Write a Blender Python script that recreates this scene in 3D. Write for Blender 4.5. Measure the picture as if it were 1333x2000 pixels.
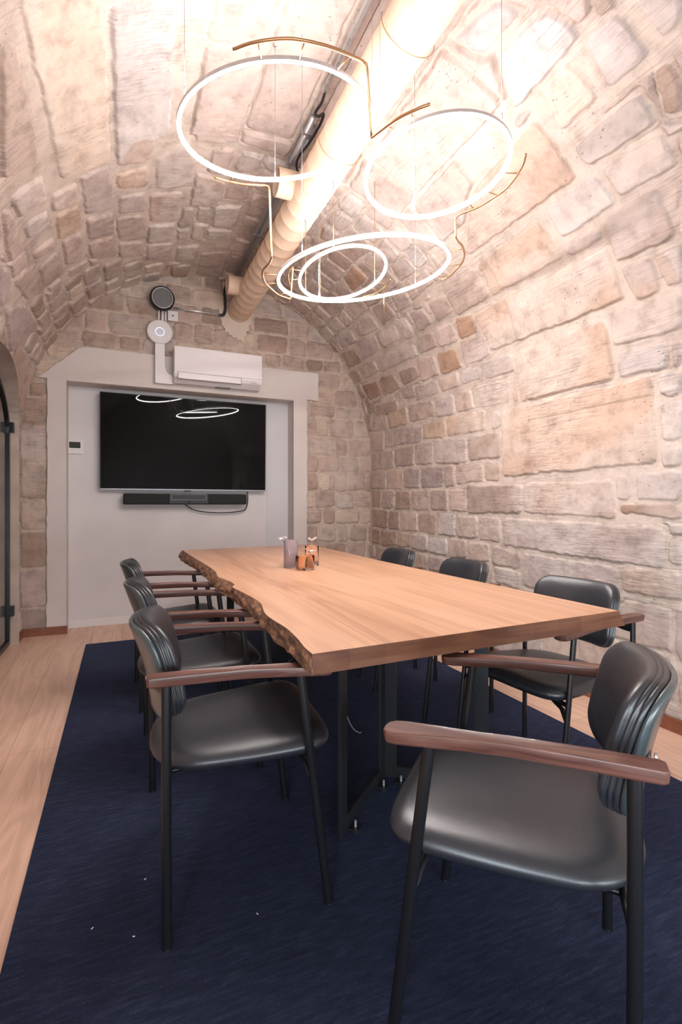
import bpy, bmesh, math, random
import numpy as np
from mathutils import Vector, Matrix
for _o in list(bpy.data.objects): bpy.data.objects.remove(_o)
scn = bpy.context.scene
COL = scn.collection
random.seed(7); RNG = np.random.RandomState(11)

# ------------------------------------------------------------ camera, light, exposure
THETA = math.atan(427.5/975.0)
CAMZ = 1.13
cam_data = bpy.data.cameras.new('camera'); cam = bpy.data.objects.new('camera', cam_data); COL.objects.link(cam)
cam_data.sensor_fit = 'VERTICAL'; cam_data.sensor_height = 36.0; cam_data.sensor_width = 24.0
cam_data.lens = 975.0/2000.0*36.0
cam_data.shift_y = -15.0/2000.0
cam_data.clip_start = 0.02
cam.location = (0, 0, CAMZ); cam.rotation_euler = (math.pi/2, 0, -THETA)
scn.camera = cam
RING_STRENGTH = 50.0
ADDED_UPLIGHT_STRENGTH = 31.0
RING_COLOR = (1.0, 0.965, 0.955)
FILL_POWER = 55.0
FILL_COLOR = (0.80, 0.92, 1.0)
WORLD_STRENGTH = 0.5
scn.view_settings.view_transform = 'Standard'; scn.view_settings.look = 'None'
scn.view_settings.gamma = 1.0; scn.view_settings.use_curve_mapping = False
scn.view_settings.exposure = 1.44
w = bpy.data.worlds.new('world'); scn.world = w; w.use_nodes = True
w.node_tree.nodes['Background'].inputs[0].default_value = (0.80, 0.90, 1.0, 1)
w.node_tree.nodes['Background'].inputs[1].default_value = WORLD_STRENGTH
for nm, sx, sy, pw, loc, rot in (('back_fill_light', 2.5, 0.95, 0.75, (0.95, -2.72, 0.62), (math.pi/2, 0, 0)),              # unseen fill light added behind the camera, low so the screen misses it
                                 ('side_fill_light', 1.3, 1.6, 0.62, (-0.93, -1.20, 1.15), (math.pi/2, 0, -math.pi/2))):   # second fill light added out of view at the rear left
    al = bpy.data.lights.new(nm, 'AREA'); al.shape = 'RECTANGLE'; al.size = sx; al.size_y = sy
    al.energy = FILL_POWER*pw; al.color = FILL_COLOR
    alo = bpy.data.objects.new(nm, al); COL.objects.link(alo); alo.location = loc; alo.rotation_euler = rot

# ------------------------------------------------------------ material helpers
def new_mat(name):
    m = bpy.data.materials.new(name); m.use_nodes = True
    nt = m.node_tree; b = nt.nodes['Principled BSDF']
    return m, nt, b
def N(nt, t, **kw):
    n = nt.nodes.new(t)
    for k, v in kw.items():
        if k.startswith('i_'): n.inputs[k[2:].replace('_', ' ')].default_value = v
        else: setattr(n, k, v)
    return n
def L(nt, a, b): nt.links.new(a, b)
def plain(name, col, rough=0.5, metal=0.0, spec=0.5, bump=0.0, bscale=200.0, coat=0.0):
    m, nt, b = new_mat(name)
    b.inputs['Base Color'].default_value = (*col, 1); b.inputs['Roughness'].default_value = rough
    b.inputs['Metallic'].default_value = metal; b.inputs['Specular IOR Level'].default_value = spec
    b.inputs['Coat Weight'].default_value = coat
    tc = N(nt, 'ShaderNodeTexCoord')
    no = N(nt, 'ShaderNodeTexNoise'); no.inputs['Scale'].default_value = bscale; no.inputs['Detail'].default_value = 4
    L(nt, tc.outputs['Object'], no.inputs['Vector'])
    mr = N(nt, 'ShaderNodeMapRange'); mr.inputs['To Min'].default_value = max(0.02, rough-0.06); mr.inputs['To Max'].default_value = rough+0.06
    L(nt, no.outputs['Fac'], mr.inputs['Value']); L(nt, mr.outputs[0], b.inputs['Roughness'])
    if bump > 0:
        bp = N(nt, 'ShaderNodeBump'); bp.inputs['Strength'].default_value = bump; bp.inputs['Distance'].default_value = 0.002
        L(nt, no.outputs['Fac'], bp.inputs['Height']); L(nt, bp.outputs[0], b.inputs['Normal'])
    return m
def ramp(nt, stops):
    r = N(nt, 'ShaderNodeValToRGB'); e = r.color_ramp.elements
    while len(e) < len(stops): e.new(0.5)
    for i, (p, c) in enumerate(stops): e[i].position = p; e[i].color = (*c, 1)
    return r
def mapping(nt, out, scale, rot=(0, 0, 0), loc=(0, 0, 0)):
    m = N(nt, 'ShaderNodeMapping'); m.inputs['Scale'].default_value = scale; m.inputs['Rotation'].default_value = rot
    m.inputs['Location'].default_value = loc
    L(nt, out, m.inputs['Vector']); return m
def wood(name, stops, scale=(9, 9, 0.9), rough=0.42, bump=0.12, boards=0.0, coat=0.0):
    """grain runs along the axis whose scale is smallest"""
    m, nt, b = new_mat(name)
    tc = N(nt, 'ShaderNodeTexCoord')
    mp = mapping(nt, tc.outputs['Object'], scale)
    n1 = N(nt, 'ShaderNodeTexNoise'); n1.inputs['Scale'].default_value = 1.0; n1.inputs['Detail'].default_value = 3; n1.inputs['Distortion'].default_value = 0.7
    L(nt, mp.outputs[0], n1.inputs['Vector'])
    mp2 = mapping(nt, tc.outputs['Object'], tuple(s*14 if s > 2 else s*2.2 for s in scale))
    n2 = N(nt, 'ShaderNodeTexNoise'); n2.inputs['Scale'].default_value = 1.0; n2.inputs['Detail'].default_value = 5
    L(nt, mp2.outputs[0], n2.inputs['Vector'])
    rings = N(nt, 'ShaderNodeMath', operation='MULTIPLY'); rings.inputs[1].default_value = 9.0
    L(nt, n1.outputs['Fac'], rings.inputs[0])
    fr = N(nt, 'ShaderNodeMath', operation='PINGPONG'); fr.inputs[1].default_value = 1.0
    L(nt, rings.outputs[0], fr.inputs[0])
    mx = N(nt, 'ShaderNodeMix'); mx.inputs['Factor'].default_value = 0.62
    L(nt, fr.outputs[0], mx.inputs[2]); L(nt, n2.outputs['Fac'], mx.inputs[3])
    last = mx.outputs[0]
    if boards > 0:
        sx = N(nt, 'ShaderNodeSeparateXYZ'); L(nt, tc.outputs['Object'], sx.inputs[0])
        dv = N(nt, 'ShaderNodeMath', operation='DIVIDE'); dv.inputs[1].default_value = boards
        fl = N(nt, 'ShaderNodeMath', operation='FLOOR'); wn = N(nt, 'ShaderNodeTexWhiteNoise', noise_dimensions='1D')
        L(nt, sx.outputs[0], dv.inputs[0]); L(nt, dv.outputs[0], fl.inputs[0]); L(nt, fl.outputs[0], wn.inputs['W'])
        m2 = N(nt, 'ShaderNodeMath', operation='MULTIPLY_ADD'); m2.inputs[1].default_value = 0.30; 
        L(nt, wn.outputs['Value'], m2.inputs[0])
        sb = N(nt, 'ShaderNodeMath', operation='SUBTRACT'); sb.inputs[1].default_value = 0.15
        L(nt, last, m2.inputs[2]); L(nt, m2.outputs[0], sb.inputs[0]); last = sb.outputs[0]
    r = ramp(nt, stops); L(nt, last, r.inputs[0]); L(nt, r.outputs[0], b.inputs['Base Color'])
    b.inputs['Roughness'].default_value = rough; b.inputs['Coat Weight'].default_value = coat
    bp = N(nt, 'ShaderNodeBump'); bp.inputs['Strength'].default_value = bump; bp.inputs['Distance'].default_value = 0.001
    L(nt, n2.outputs['Fac'], bp.inputs['Height']); L(nt, bp.outputs[0], b.inputs['Normal'])
    return m

def stone_material():
    m, nt, b = new_mat('sandstone_masonry')
    at = N(nt, 'ShaderNodeAttribute', attribute_name='Col')
    sy = N(nt, 'ShaderNodeAttribute', attribute_name='SY')
    # mottling
    n1 = N(nt, 'ShaderNodeTexNoise'); n1.inputs['Scale'].default_value = 9; n1.inputs['Detail'].default_value = 8; n1.inputs['Roughness'].default_value = 0.65
    L(nt, sy.outputs['Vector'], n1.inputs['Vector'])
    r1 = ramp(nt, [(0.30, (0.64, 0.61, 0.59)), (0.5, (1, 1, 1)), (0.72, (1.16, 1.16, 1.16))])
    L(nt, n1.outputs['Fac'], r1.inputs[0])
    mu = N(nt, 'ShaderNodeMix', data_type='RGBA', blend_type='MULTIPLY'); mu.inputs[0].default_value = 0.8
    L(nt, at.outputs['Color'], mu.inputs[6]); L(nt, r1.outputs[0], mu.inputs[7])
    # fine grain
    n2 = N(nt, 'ShaderNodeTexNoise'); n2.inputs['Scale'].default_value = 120; n2.inputs['Detail'].default_value = 3
    L(nt, sy.outputs['Vector'], n2.inputs['Vector'])
    # pits
    n3 = N(nt, 'ShaderNodeTexVoronoi'); n3.inputs['Scale'].default_value = 26
    mp3 = mapping(nt, sy.outputs['Vector'], (1.3, 0.8, 1)); L(nt, mp3.outputs[0], n3.inputs['Vector'])
    pr = ramp(nt, [(0.0, (0, 0, 0)), (0.09, (0.2, 0.2, 0.2)), (0.16, (1, 1, 1))])
    L(nt, n3.outputs['Distance'], pr.inputs[0])
    n4 = N(nt, 'ShaderNodeTexNoise'); n4.inputs['Scale'].default_value = 3.1; n4.inputs['Detail'].default_value = 2
    L(nt, sy.outputs['Vector'], n4.inputs['Vector'])
    pm = N(nt, 'ShaderNodeMapRange'); pm.inputs['From Min'].default_value = 0.50; pm.inputs['From Max'].default_value = 0.60
    L(nt, n4.outputs['Fac'], pm.inputs['Value'])
    pitmask = N(nt, 'ShaderNodeMix', data_type='RGBA'); pitmask.inputs[6].default_value = (1, 1, 1, 1)
    L(nt, pm.outputs[0], pitmask.inputs[0]); L(nt, pr.outputs[0], pitmask.inputs[7])
    pc = N(nt, 'ShaderNodeMix', data_type='RGBA', blend_type='MULTIPLY'); pc.inputs[0].default_value = 0.42
    L(nt, mu.outputs[2], pc.inputs[6]); L(nt, pitmask.outputs[2], pc.inputs[7])
    # tooling strokes left by the chisel: short, along the course
    mps = mapping(nt, sy.outputs['Vector'], (88, 7, 1), rot=(0, 0, 0.06))
    n5 = N(nt, 'ShaderNodeTexNoise'); n5.inputs['Scale'].default_value = 1; n5.inputs['Detail'].default_value = 3; n5.inputs['Distortion'].default_value = 0.4
    L(nt, mps.outputs[0], n5.inputs['Vector'])
    n6 = N(nt, 'ShaderNodeTexNoise'); n6.inputs['Scale'].default_value = 1.9
    L(nt, sy.outputs['Vector'], n6.inputs['Vector'])
    cm = N(nt, 'ShaderNodeMapRange'); cm.inputs['From Min'].default_value = 0.42; cm.inputs['From Max'].default_value = 0.58; cm.inputs['To Max'].default_value = 1.0
    L(nt, n6.outputs['Fac'], cm.inputs['Value'])
    cs = N(nt, 'ShaderNodeMath', operation='MULTIPLY'); L(nt, n5.outputs['Fac'], cs.inputs[0]); L(nt, cm.outputs[0], cs.inputs[1])
    # albedo darker in the low parts of the strokes
    sr = ramp(nt, [(0.36, (0.66, 0.63, 0.62)), (0.52, (1, 1, 1))]); L(nt, n5.outputs['Fac'], sr.inputs[0])
    sc = N(nt, 'ShaderNodeMix', data_type='RGBA', blend_type='MULTIPLY')
    mm = N(nt, 'ShaderNodeMath', operation='MULTIPLY'); mm.inputs[1].default_value = 0.55; L(nt, cm.outputs[0], mm.inputs[0]); L(nt, mm.outputs[0], sc.inputs[0])
    L(nt, pc.outputs[2], sc.inputs[6]); L(nt, sr.outputs[0], sc.inputs[7])
    L(nt, sc.outputs[2], b.inputs['Base Color'])
    b.inputs['Roughness'].default_value = 0.93; b.inputs['Specular IOR Level'].default_value = 0.2
    def bump(h, strength, dist, prev=None):
        bp = N(nt, 'ShaderNodeBump'); bp.inputs['Strength'].default_value = strength; bp.inputs['Distance'].default_value = dist
        L(nt, h, bp.inputs['Height'])
        if prev: L(nt, prev, bp.inputs['Normal'])
        return bp.outputs[0]
    b1 = bump(n1.outputs['Fac'], 0.7, 0.012)
    b2 = bump(cs.outputs[0], 0.8, 0.006, b1)
    b3 = bump(pitmask.outputs[2], 0.7, 0.003, b2)
    b4 = bump(n2.outputs['Fac'], 0.45, 0.0022, b3)
    L(nt, b4, b.inputs['Normal'])
    return m
M_STONE = stone_material()

def plaster_mat(name, col, bump=0.3):
    m, nt, b = new_mat(name)
    tc = N(nt, 'ShaderNodeTexCoord')
    n1 = N(nt, 'ShaderNodeTexNoise'); n1.inputs['Scale'].default_value = 3.5; n1.inputs['Detail'].default_value = 6
    L(nt, tc.outputs['Object'], n1.inputs['Vector'])
    r = ramp(nt, [(0.3, tuple(c*0.93 for c in col)), (0.7, col)]); L(nt, n1.outputs['Fac'], r.inputs[0])
    L(nt, r.outputs[0], b.inputs['Base Color']); b.inputs['Roughness'].default_value = 0.8
    n2 = N(nt, 'ShaderNodeTexNoise'); n2.inputs['Scale'].default_value = 40; n2.inputs['Detail'].default_value = 6
    L(nt, tc.outputs['Object'], n2.inputs['Vector'])
    bp = N(nt, 'ShaderNodeBump'); bp.inputs['Strength'].default_value = bump; bp.inputs['Distance'].default_value = 0.003
    L(nt, n2.outputs['Fac'], bp.inputs['Height']); L(nt, bp.outputs[0], b.inputs['Normal'])
    return m
M_PLASTER = plaster_mat('white_render', (0.66, 0.60, 0.565))
M_NICHE = plaster_mat('painted_wall', (0.70, 0.665, 0.665), 0.05)
M_GREYPANEL = plaster_mat('pale_grey_wall', (0.64, 0.63, 0.645), 0.05)
M_BASEWHITE = plain('white_skirting_paint', (0.72, 0.69, 0.68), 0.4)
M_BASEBROWN = wood('brown_skirting_wood', [(0.2, (0.17, 0.055, 0.028)), (0.8, (0.26, 0.09, 0.045))], (6, 6, 6), 0.4)
M_OAK = wood('table_oak', [(0.12, (0.40, 0.205, 0.115)), (0.45, (0.53, 0.295, 0.175)), (0.85, (0.62, 0.37, 0.235))], (7.5, 0.55, 7.5), 0.36, 0.10, boards=0.16, coat=0.08)
M_OAKEND = wood('table_oak_sawn_end', [(0.2, (0.125, 0.046, 0.024)), (0.5, (0.18, 0.072, 0.038)), (0.85, (0.25, 0.108, 0.06))], (1.3, 9, 9), 0.45, 0.1, boards=0.11)
M_WALNUT = wood('walnut', [(0.2, (0.070, 0.026, 0.019)), (0.5, (0.125, 0.050, 0.037)), (0.85, (0.19, 0.085, 0.066))], (1.5, 22, 22), 0.36, 0.08, coat=0.15)
M_LEATHER = plain('black_leather', (0.021, 0.023, 0.030), 0.36, 0, 0.8, bump=0.12, bscale=420)
M_SHELL = plain('back_shell_lacquer', (0.050, 0.072, 0.076), 0.34, 0, 0.8, coat=0.3)
M_BLACK = plain('black_powder_coat', (0.009, 0.009, 0.011), 0.34, 0.2, 0.5)
M_STEEL = plain('raw_black_steel', (0.028, 0.030, 0.034), 0.42, 0.5, 0.5)
M_CHROME = plain('bright_zinc', (0.75, 0.75, 0.76), 0.28, 0.7, bscale=12)
M_GALV = plain('galvanised_conduit', (0.42, 0.42, 0.44), 0.38, 0.85, bscale=60)
M_BRASS = plain('brushed_brass', (0.56, 0.33, 0.17), 0.32, 0.9)
M_RIM = plain('pale_metal_rim', (0.62, 0.57, 0.56), 0.45, 0.5)
M_WHITEPL = plain('white_plastic', (0.74, 0.70, 0.71), 0.35)
M_GREYPL = plain('grey_plastic', (0.33, 0.33, 0.34), 0.45)
M_DARKPL = plain('black_plastic', (0.010, 0.010, 0.012), 0.5)
M_RUBBER = plain('black_cable', (0.008, 0.008, 0.009), 0.45)
M_SCREEN = plain('screen_glass', (0.0010, 0.0010, 0.0013), 0.33, 0, 0.035)
M_SCREEN.node_tree.nodes['Principled BSDF'].inputs['Coat Weight'].default_value = 0.25; M_SCREEN.node_tree.nodes['Principled BSDF'].inputs['Coat Roughness'].default_value = 0.012
M_LCD = plain('lcd_glass', (0.03, 0.035, 0.03), 0.2)
M_MESHCLOTH = plain('speaker_cloth', (0.016, 0.017, 0.019), 0.85, bump=0.6, bscale=900)
M_FLOWER = plain('dried_white_petals', (0.80, 0.70, 0.66), 0.8)
M_STEM = plain('dried_stem', (0.62, 0.50, 0.40), 0.8)

def emit(name, col, s):
    m, nt, b = new_mat(name)
    b.inputs['Base Color'].default_value = (0.8, 0.8, 0.8, 1)
    b.inputs['Emission Color'].default_value = (*col, 1); b.inputs['Emission Strength'].default_value = s
    return m
M_ADDED_UPLED = emit('added_ring_uplight', RING_COLOR, ADDED_UPLIGHT_STRENGTH)  # hidden strip added on the rings to brighten the vault
M_LED = emit('ring_diffuser', RING_COLOR, RING_STRENGTH)
M_BLUELED = emit('blue_indicator', (0.22, 0.50, 1.0), 0.55)
def glass(name, col, rough=0.02):
    m, nt, b = new_mat(name)
    b.inputs['Base Color'].default_value = (*col, 1); b.inputs['Transmission Weight'].default_value = 1.0
    b.inputs['Roughness'].default_value = rough; b.inputs['IOR'].default_value = 1.25
    return m
M_GL_GREY = glass('smoky_mauve_glass', (0.90, 0.85, 0.87))
M_GL_GREY.node_tree.nodes['Principled BSDF'].inputs['Transmission Weight'].default_value = 0.72
M_GL_GREY.node_tree.nodes['Principled BSDF'].inputs['Base Color'].default_value = (0.60, 0.52, 0.56, 1)
M_GL_AMBER = glass('amber_glass', (0.97, 0.74, 0.58))
M_GL_PINK = glass('rose_glass', (0.98, 0.88, 0.85))
M_PANE = glass('clear_pane', (0.93, 0.95, 0.95), 0.0)

def duct_material():
    m, nt, b = new_mat('beige_spiral_duct')
    tc = N(nt, 'ShaderNodeTexCoord')
    n1 = N(nt, 'ShaderNodeTexNoise'); n1.inputs['Scale'].default_value = 5; L(nt, tc.outputs['Object'], n1.inputs['Vector'])
    r = ramp(nt, [(0.3, (0.60, 0.435, 0.315)), (0.7, (0.66, 0.485, 0.355))]); L(nt, n1.outputs['Fac'], r.inputs[0])
    L(nt, r.outputs[0], b.inputs['Base Color']); b.inputs['Roughness'].default_value = 0.6
    return m
M_DUCT = duct_material()

def floor_material():
    m, nt, b = new_mat('oak_floorboards')
    tc = N(nt, 'ShaderNodeTexCoord')
    mp = mapping(nt, tc.outputs['Object'], (1, 1, 1), rot=(0, 0, math.pi/2))
    br = N(nt, 'ShaderNodeTexBrick'); br.offset = 0.4; br.inputs['Scale'].default_value = 1.0
    br.inputs['Brick Width'].default_value = 1.9; br.inputs['Row Height'].default_value = 0.235; br.inputs['Mortar Size'].default_value = 0.0012
    br.inputs['Color1'].default_value = (0.68, 0.44, 0.325, 1); br.inputs['Color2'].default_value = (0.76, 0.51, 0.385, 1); br.inputs['Mortar'].default_value = (0.36, 0.2, 0.13, 1)
    L(nt, mp.outputs[0], br.inputs['Vector'])
    mg = mapping(nt, tc.outputs['Object'], (7, 0.7, 1))
    n1 = N(nt, 'ShaderNodeTexNoise'); n1.inputs['Scale'].default_value = 1; n1.inputs['Detail'].default_value = 3; n1.inputs['Distortion'].default_value = 0.8
    L(nt, mg.outputs[0], n1.inputs['Vector'])
    k = N(nt, 'ShaderNodeMath', operation='MULTIPLY'); k.inputs[1].default_value = 12; L(nt, n1.outputs['Fac'], k.inputs[0])
    pp = N(nt, 'ShaderNodeMath', operation='PINGPONG'); pp.inputs[1].default_value = 1; L(nt, k.outputs[0], pp.inputs[0])
    mg2 = mapping(nt, tc.outputs['Object'], (140, 3, 1))
    n2 = N(nt, 'ShaderNodeTexNoise'); n2.inputs['Scale'].default_value = 1; n2.inputs['Detail'].default_value = 4; L(nt, mg2.outputs[0], n2.inputs['Vector'])
    mx = N(nt, 'ShaderNodeMix'); mx.inputs[0].default_value = 0.6; L(nt, pp.outputs[0], mx.inputs[2]); L(nt, n2.outputs['Fac'], mx.inputs[3])
    r = ramp(nt, [(0.15, (0.80, 0.78, 0.76)), (0.7, (1.05, 1.05, 1.05))]); L(nt, mx.outputs[0], r.inputs[0])
    mu = N(nt, 'ShaderNodeMix', data_type='RGBA', blend_type='MULTIPLY'); mu.inputs[0].default_value = 1.0
    L(nt, br.outputs['Color'], mu.inputs[6]); L(nt, r.outputs[0], mu.inputs[7]); L(nt, mu.outputs[2], b.inputs['Base Color'])
    b.inputs['Roughness'].default_value = 0.42
    bp = N(nt, 'ShaderNodeBump'); bp.inputs['Strength'].default_value = 0.15; bp.inputs['Distance'].default_value = 0.001
    L(nt, n2.outputs['Fac'], bp.inputs['Height']); L(nt, bp.outputs[0], b.inputs['Normal'])
    return m
M_FLOOR = floor_material()

def carpet_material():
    m, nt, b = new_mat('navy_carpet')
    tc = N(nt, 'ShaderNodeTexCoord')
    mp = mapping(nt, tc.outputs['Object'], (14, 95, 1), rot=(0, 0, 0.35))
    n1 = N(nt, 'ShaderNodeTexNoise'); n1.inputs['Scale'].default_value = 1; n1.inputs['Detail'].default_value = 3; n1.inputs['Distortion'].default_value = 0.5
    L(nt, mp.outputs[0], n1.inputs['Vector'])
    n2 = N(nt, 'ShaderNodeTexNoise'); n2.inputs['Scale'].default_value = 420; n2.inputs['Detail'].default_value = 2; L(nt, tc.outputs['Object'], n2.inputs['Vector'])
    n3 = N(nt, 'ShaderNodeTexNoise'); n3.inputs['Scale'].default_value = 1.6; n3.inputs['Detail'].default_value = 3; L(nt, tc.outputs['Object'], n3.inputs['Vector'])
    mx = N(nt, 'ShaderNodeMix'); mx.inputs[0].default_value = 0.5; L(nt, n1.outputs['Fac'], mx.inputs[2]); L(nt, n2.outputs['Fac'], mx.inputs[3])
    r = ramp(nt, [(0.30, (0.0060, 0.0080, 0.018)), (0.5, (0.0150, 0.0205, 0.045)), (0.72, (0.044, 0.056, 0.105))]); L(nt, mx.outputs[0], r.inputs[0])
    rr = ramp(nt, [(0.3, (0.8, 0.8, 0.85)), (0.7, (1.15, 1.15, 1.1))]); L(nt, n3.outputs['Fac'], rr.inputs[0])
    mu = N(nt, 'ShaderNodeMix', data_type='RGBA', blend_type='MULTIPLY'); mu.inputs[0].default_value = 1.0
    L(nt, r.outputs[0], mu.inputs[6]); L(nt, rr.outputs[0], mu.inputs[7]); L(nt, mu.outputs[2], b.inputs['Base Color'])
    b.inputs['Roughness'].default_value = 0.9; b.inputs['Specular IOR Level'].default_value = 0.15
    b.inputs['Sheen Weight'].default_value = 0.22; b.inputs['Sheen Tint'].default_value = (0.25, 0.32, 0.65, 1); b.inputs['Sheen Roughness'].default_value = 0.45
    bp = N(nt, 'ShaderNodeBump'); bp.inputs['Strength'].default_value = 0.8; bp.inputs['Distance'].default_value = 0.004
    L(nt, mx.outputs[0], bp.inputs['Height']); L(nt, bp.outputs[0], b.inputs['Normal'])
    return m
M_CARPET = carpet_material()

def bark_material():
    m, nt, b = new_mat('live_edge_bark')
    tc = N(nt, 'ShaderNodeTexCoord')
    v = N(nt, 'ShaderNodeTexNoise'); v.inputs['Scale'].default_value = 26; v.inputs['Detail'].default_value = 6; v.inputs['Roughness'].default_value = 0.7
    mp = mapping(nt, tc.outputs['Object'], (1, 0.7, 1.3)); L(nt, mp.outputs[0], v.inputs['Vector'])
    r = ramp(nt, [(0.30, (0.035, 0.018, 0.012)), (0.45, (0.15, 0.075, 0.045)), (0.58, (0.30, 0.15, 0.085)), (0.72, (0.55, 0.32, 0.17))])
    L(nt, v.outputs['Fac'], r.inputs[0]); L(nt, r.outputs[0], b.inputs['Base Color']); b.inputs['Roughness'].default_value = 0.7
    bp = N(nt, 'ShaderNodeBump'); bp.inputs['Strength'].default_value = 0.8; bp.inputs['Distance'].default_value = 0.006
    L(nt, v.outputs['Fac'], bp.inputs['Height']); L(nt, bp.outputs[0], b.inputs['Normal'])
    return m
M_BARK = bark_material()

# ------------------------------------------------------------ object helpers
def link(name, me, mat=None, parent=None, smooth=False):
    o = bpy.data.objects.new(name, me); COL.objects.link(o)
    if mat: me.materials.append(mat)
    if parent: o.parent = parent
    if smooth:
        me.polygons.foreach_set('use_smooth', [True]*len(me.polygons))
    return o
def obj(name, bm, mat=None, parent=None, smooth=False, angle=None):
    me = bpy.data.meshes.new(name); bmesh.ops.recalc_face_normals(bm, faces=bm.faces)
    if smooth and angle is not None:
        for e in bm.edges:
            if len(e.link_faces) == 2 and e.calc_face_angle(0) > angle: e.smooth = False
    bm.to_mesh(me); bm.free()
    return link(name, me, mat, parent, smooth)
def thing(name, label, cat, loc=(0, 0, 0), rotz=0.0, group=None):
    o = bpy.data.objects.new(name, None); COL.objects.link(o); o.empty_display_size = 0.1
    o.location = loc; o.rotation_euler = (0, 0, rotz); o['label'] = label; o['category'] = cat
    if group: o['group'] = group
    return o
def tag(o, label, cat, group=None):
    o['label'] = label; o['category'] = cat
    if group: o['group'] = group
    return o
def struct(o, label=None):
    o['kind'] = 'structure'
    if label: o['label'] = label
    return o
def box(bm, x0, x1, y0, y1, z0, z1, bevel=0.0, seg=2, mat=None):
    b2 = bmesh.new(); bmesh.ops.create_cube(b2, size=1)
    for v in b2.verts: v.co = Vector(((x0+x1)/2+v.co.x*(x1-x0), (y0+y1)/2+v.co.y*(y1-y0), (z0+z1)/2+v.co.z*(z1-z0)))
    if bevel > 0: bmesh.ops.bevel(b2, geom=list(b2.edges), offset=bevel, segments=seg, affect='EDGES', profile=0.6)
    if mat is not None: b2.transform(mat)
    me = bpy.data.meshes.new('tmp'); b2.to_mesh(me); b2.free(); bm.from_mesh(me); bpy.data.meshes.remove(me)
    return bm
def catmull(pts, n=8, closed=False):
    P = [Vector(p) for p in pts]; out = []; m = len(P)
    rng = range(m if closed else m-1)
    for i in rng:
        p1 = P[i]; p2 = P[(i+1) % m]
        p0 = P[(i-1) % m] if (closed or i > 0) else p1+(p1-p2)
        p3 = P[(i+2) % m] if (closed or i < m-2) else p2+(p2-p1)
        for k in range(n):
            t = k/n; t2 = t*t; t3 = t2*t
            out.append(0.5*((2*p1)+(p2-p0)*t+(2*p0-5*p1+4*p2-p3)*t2+(3*p1-p0-3*p2+p3)*t3))
    if not closed: out.append(P[-1])
    return out
def tube(bm, pts, r, seg=10, closed=False, ry=None, up=None, caps=True):
    """sweep a circle (or an r x ry ellipse) along pts"""
    P = [Vector(p) for p in pts]; n = len(P); rings = []
    prev = None
    for i, p in enumerate(P):
        if closed: t = (P[(i+1) % n]-P[(i-1) % n])
        else: t = (P[min(i+1, n-1)]-P[max(i-1, 0)])
        t.normalize()
        if up is not None: a = (Vector(up)-t*Vector(up).dot(t)).normalized()
        elif prev is None:
            u = Vector((0, 0, 1)) if abs(t.z) < 0.9 else Vector((1, 0, 0)); a = (u-t*u.dot(t)).normalized()
        else: a = (prev-t*prev.dot(t)).normalized()
        prev = a; bb = t.cross(a)
        rr = r[i] if isinstance(r, (list, tuple)) else r
        r2 = rr if ry is None else ry
        rings.append([bm.verts.new(p+a*math.cos(2*math.pi*k/seg)*rr+bb*math.sin(2*math.pi*k/seg)*r2) for k in range(seg)])
    cnt = n if closed else n-1
    for i in range(cnt):
        A = rings[i]; B = rings[(i+1) % n]
        for k in range(seg): bm.faces.new((A[k], A[(k+1) % seg], B[(k+1) % seg], B[k]))
    if not closed and caps:
        bm.faces.new(rings[0][::-1]); bm.faces.new(rings[-1])
    return bm
def loft(bm, rings, cap=True):
    R = [[bm.verts.new(Vector(p)) for p in r] for r in rings]; n = len(R[0])
    for A, B in zip(R, R[1:]):
        for k in range(n): bm.faces.new((A[k], A[(k+1) % n], B[(k+1) % n], B[k]))
    if cap:
        for r in (R[0], R[-1]):
            c = bm.verts.new(sum((v.co for v in r), Vector())/n)
            for k in range(n): bm.faces.new((r[k], r[(k+1) % n], c))
    return bm
def disc(bm, c, axis, r, t, seg=48, bevel=0.0):
    ax = Vector(axis).normalized(); u = ax.orthogonal().normalized(); v = ax.cross(u); c = Vector(c)
    def rg(rad, h): return [c+ax*h+u*math.cos(2*math.pi*k/seg)*rad+v*math.sin(2*math.pi*k/seg)*rad for k in range(seg)]
    loft(bm, [rg(r-bevel, 0), rg(r, bevel), rg(r, t-bevel), rg(r-bevel, t)] if bevel else [rg(r, 0), rg(r, t)])
    return bm
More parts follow.
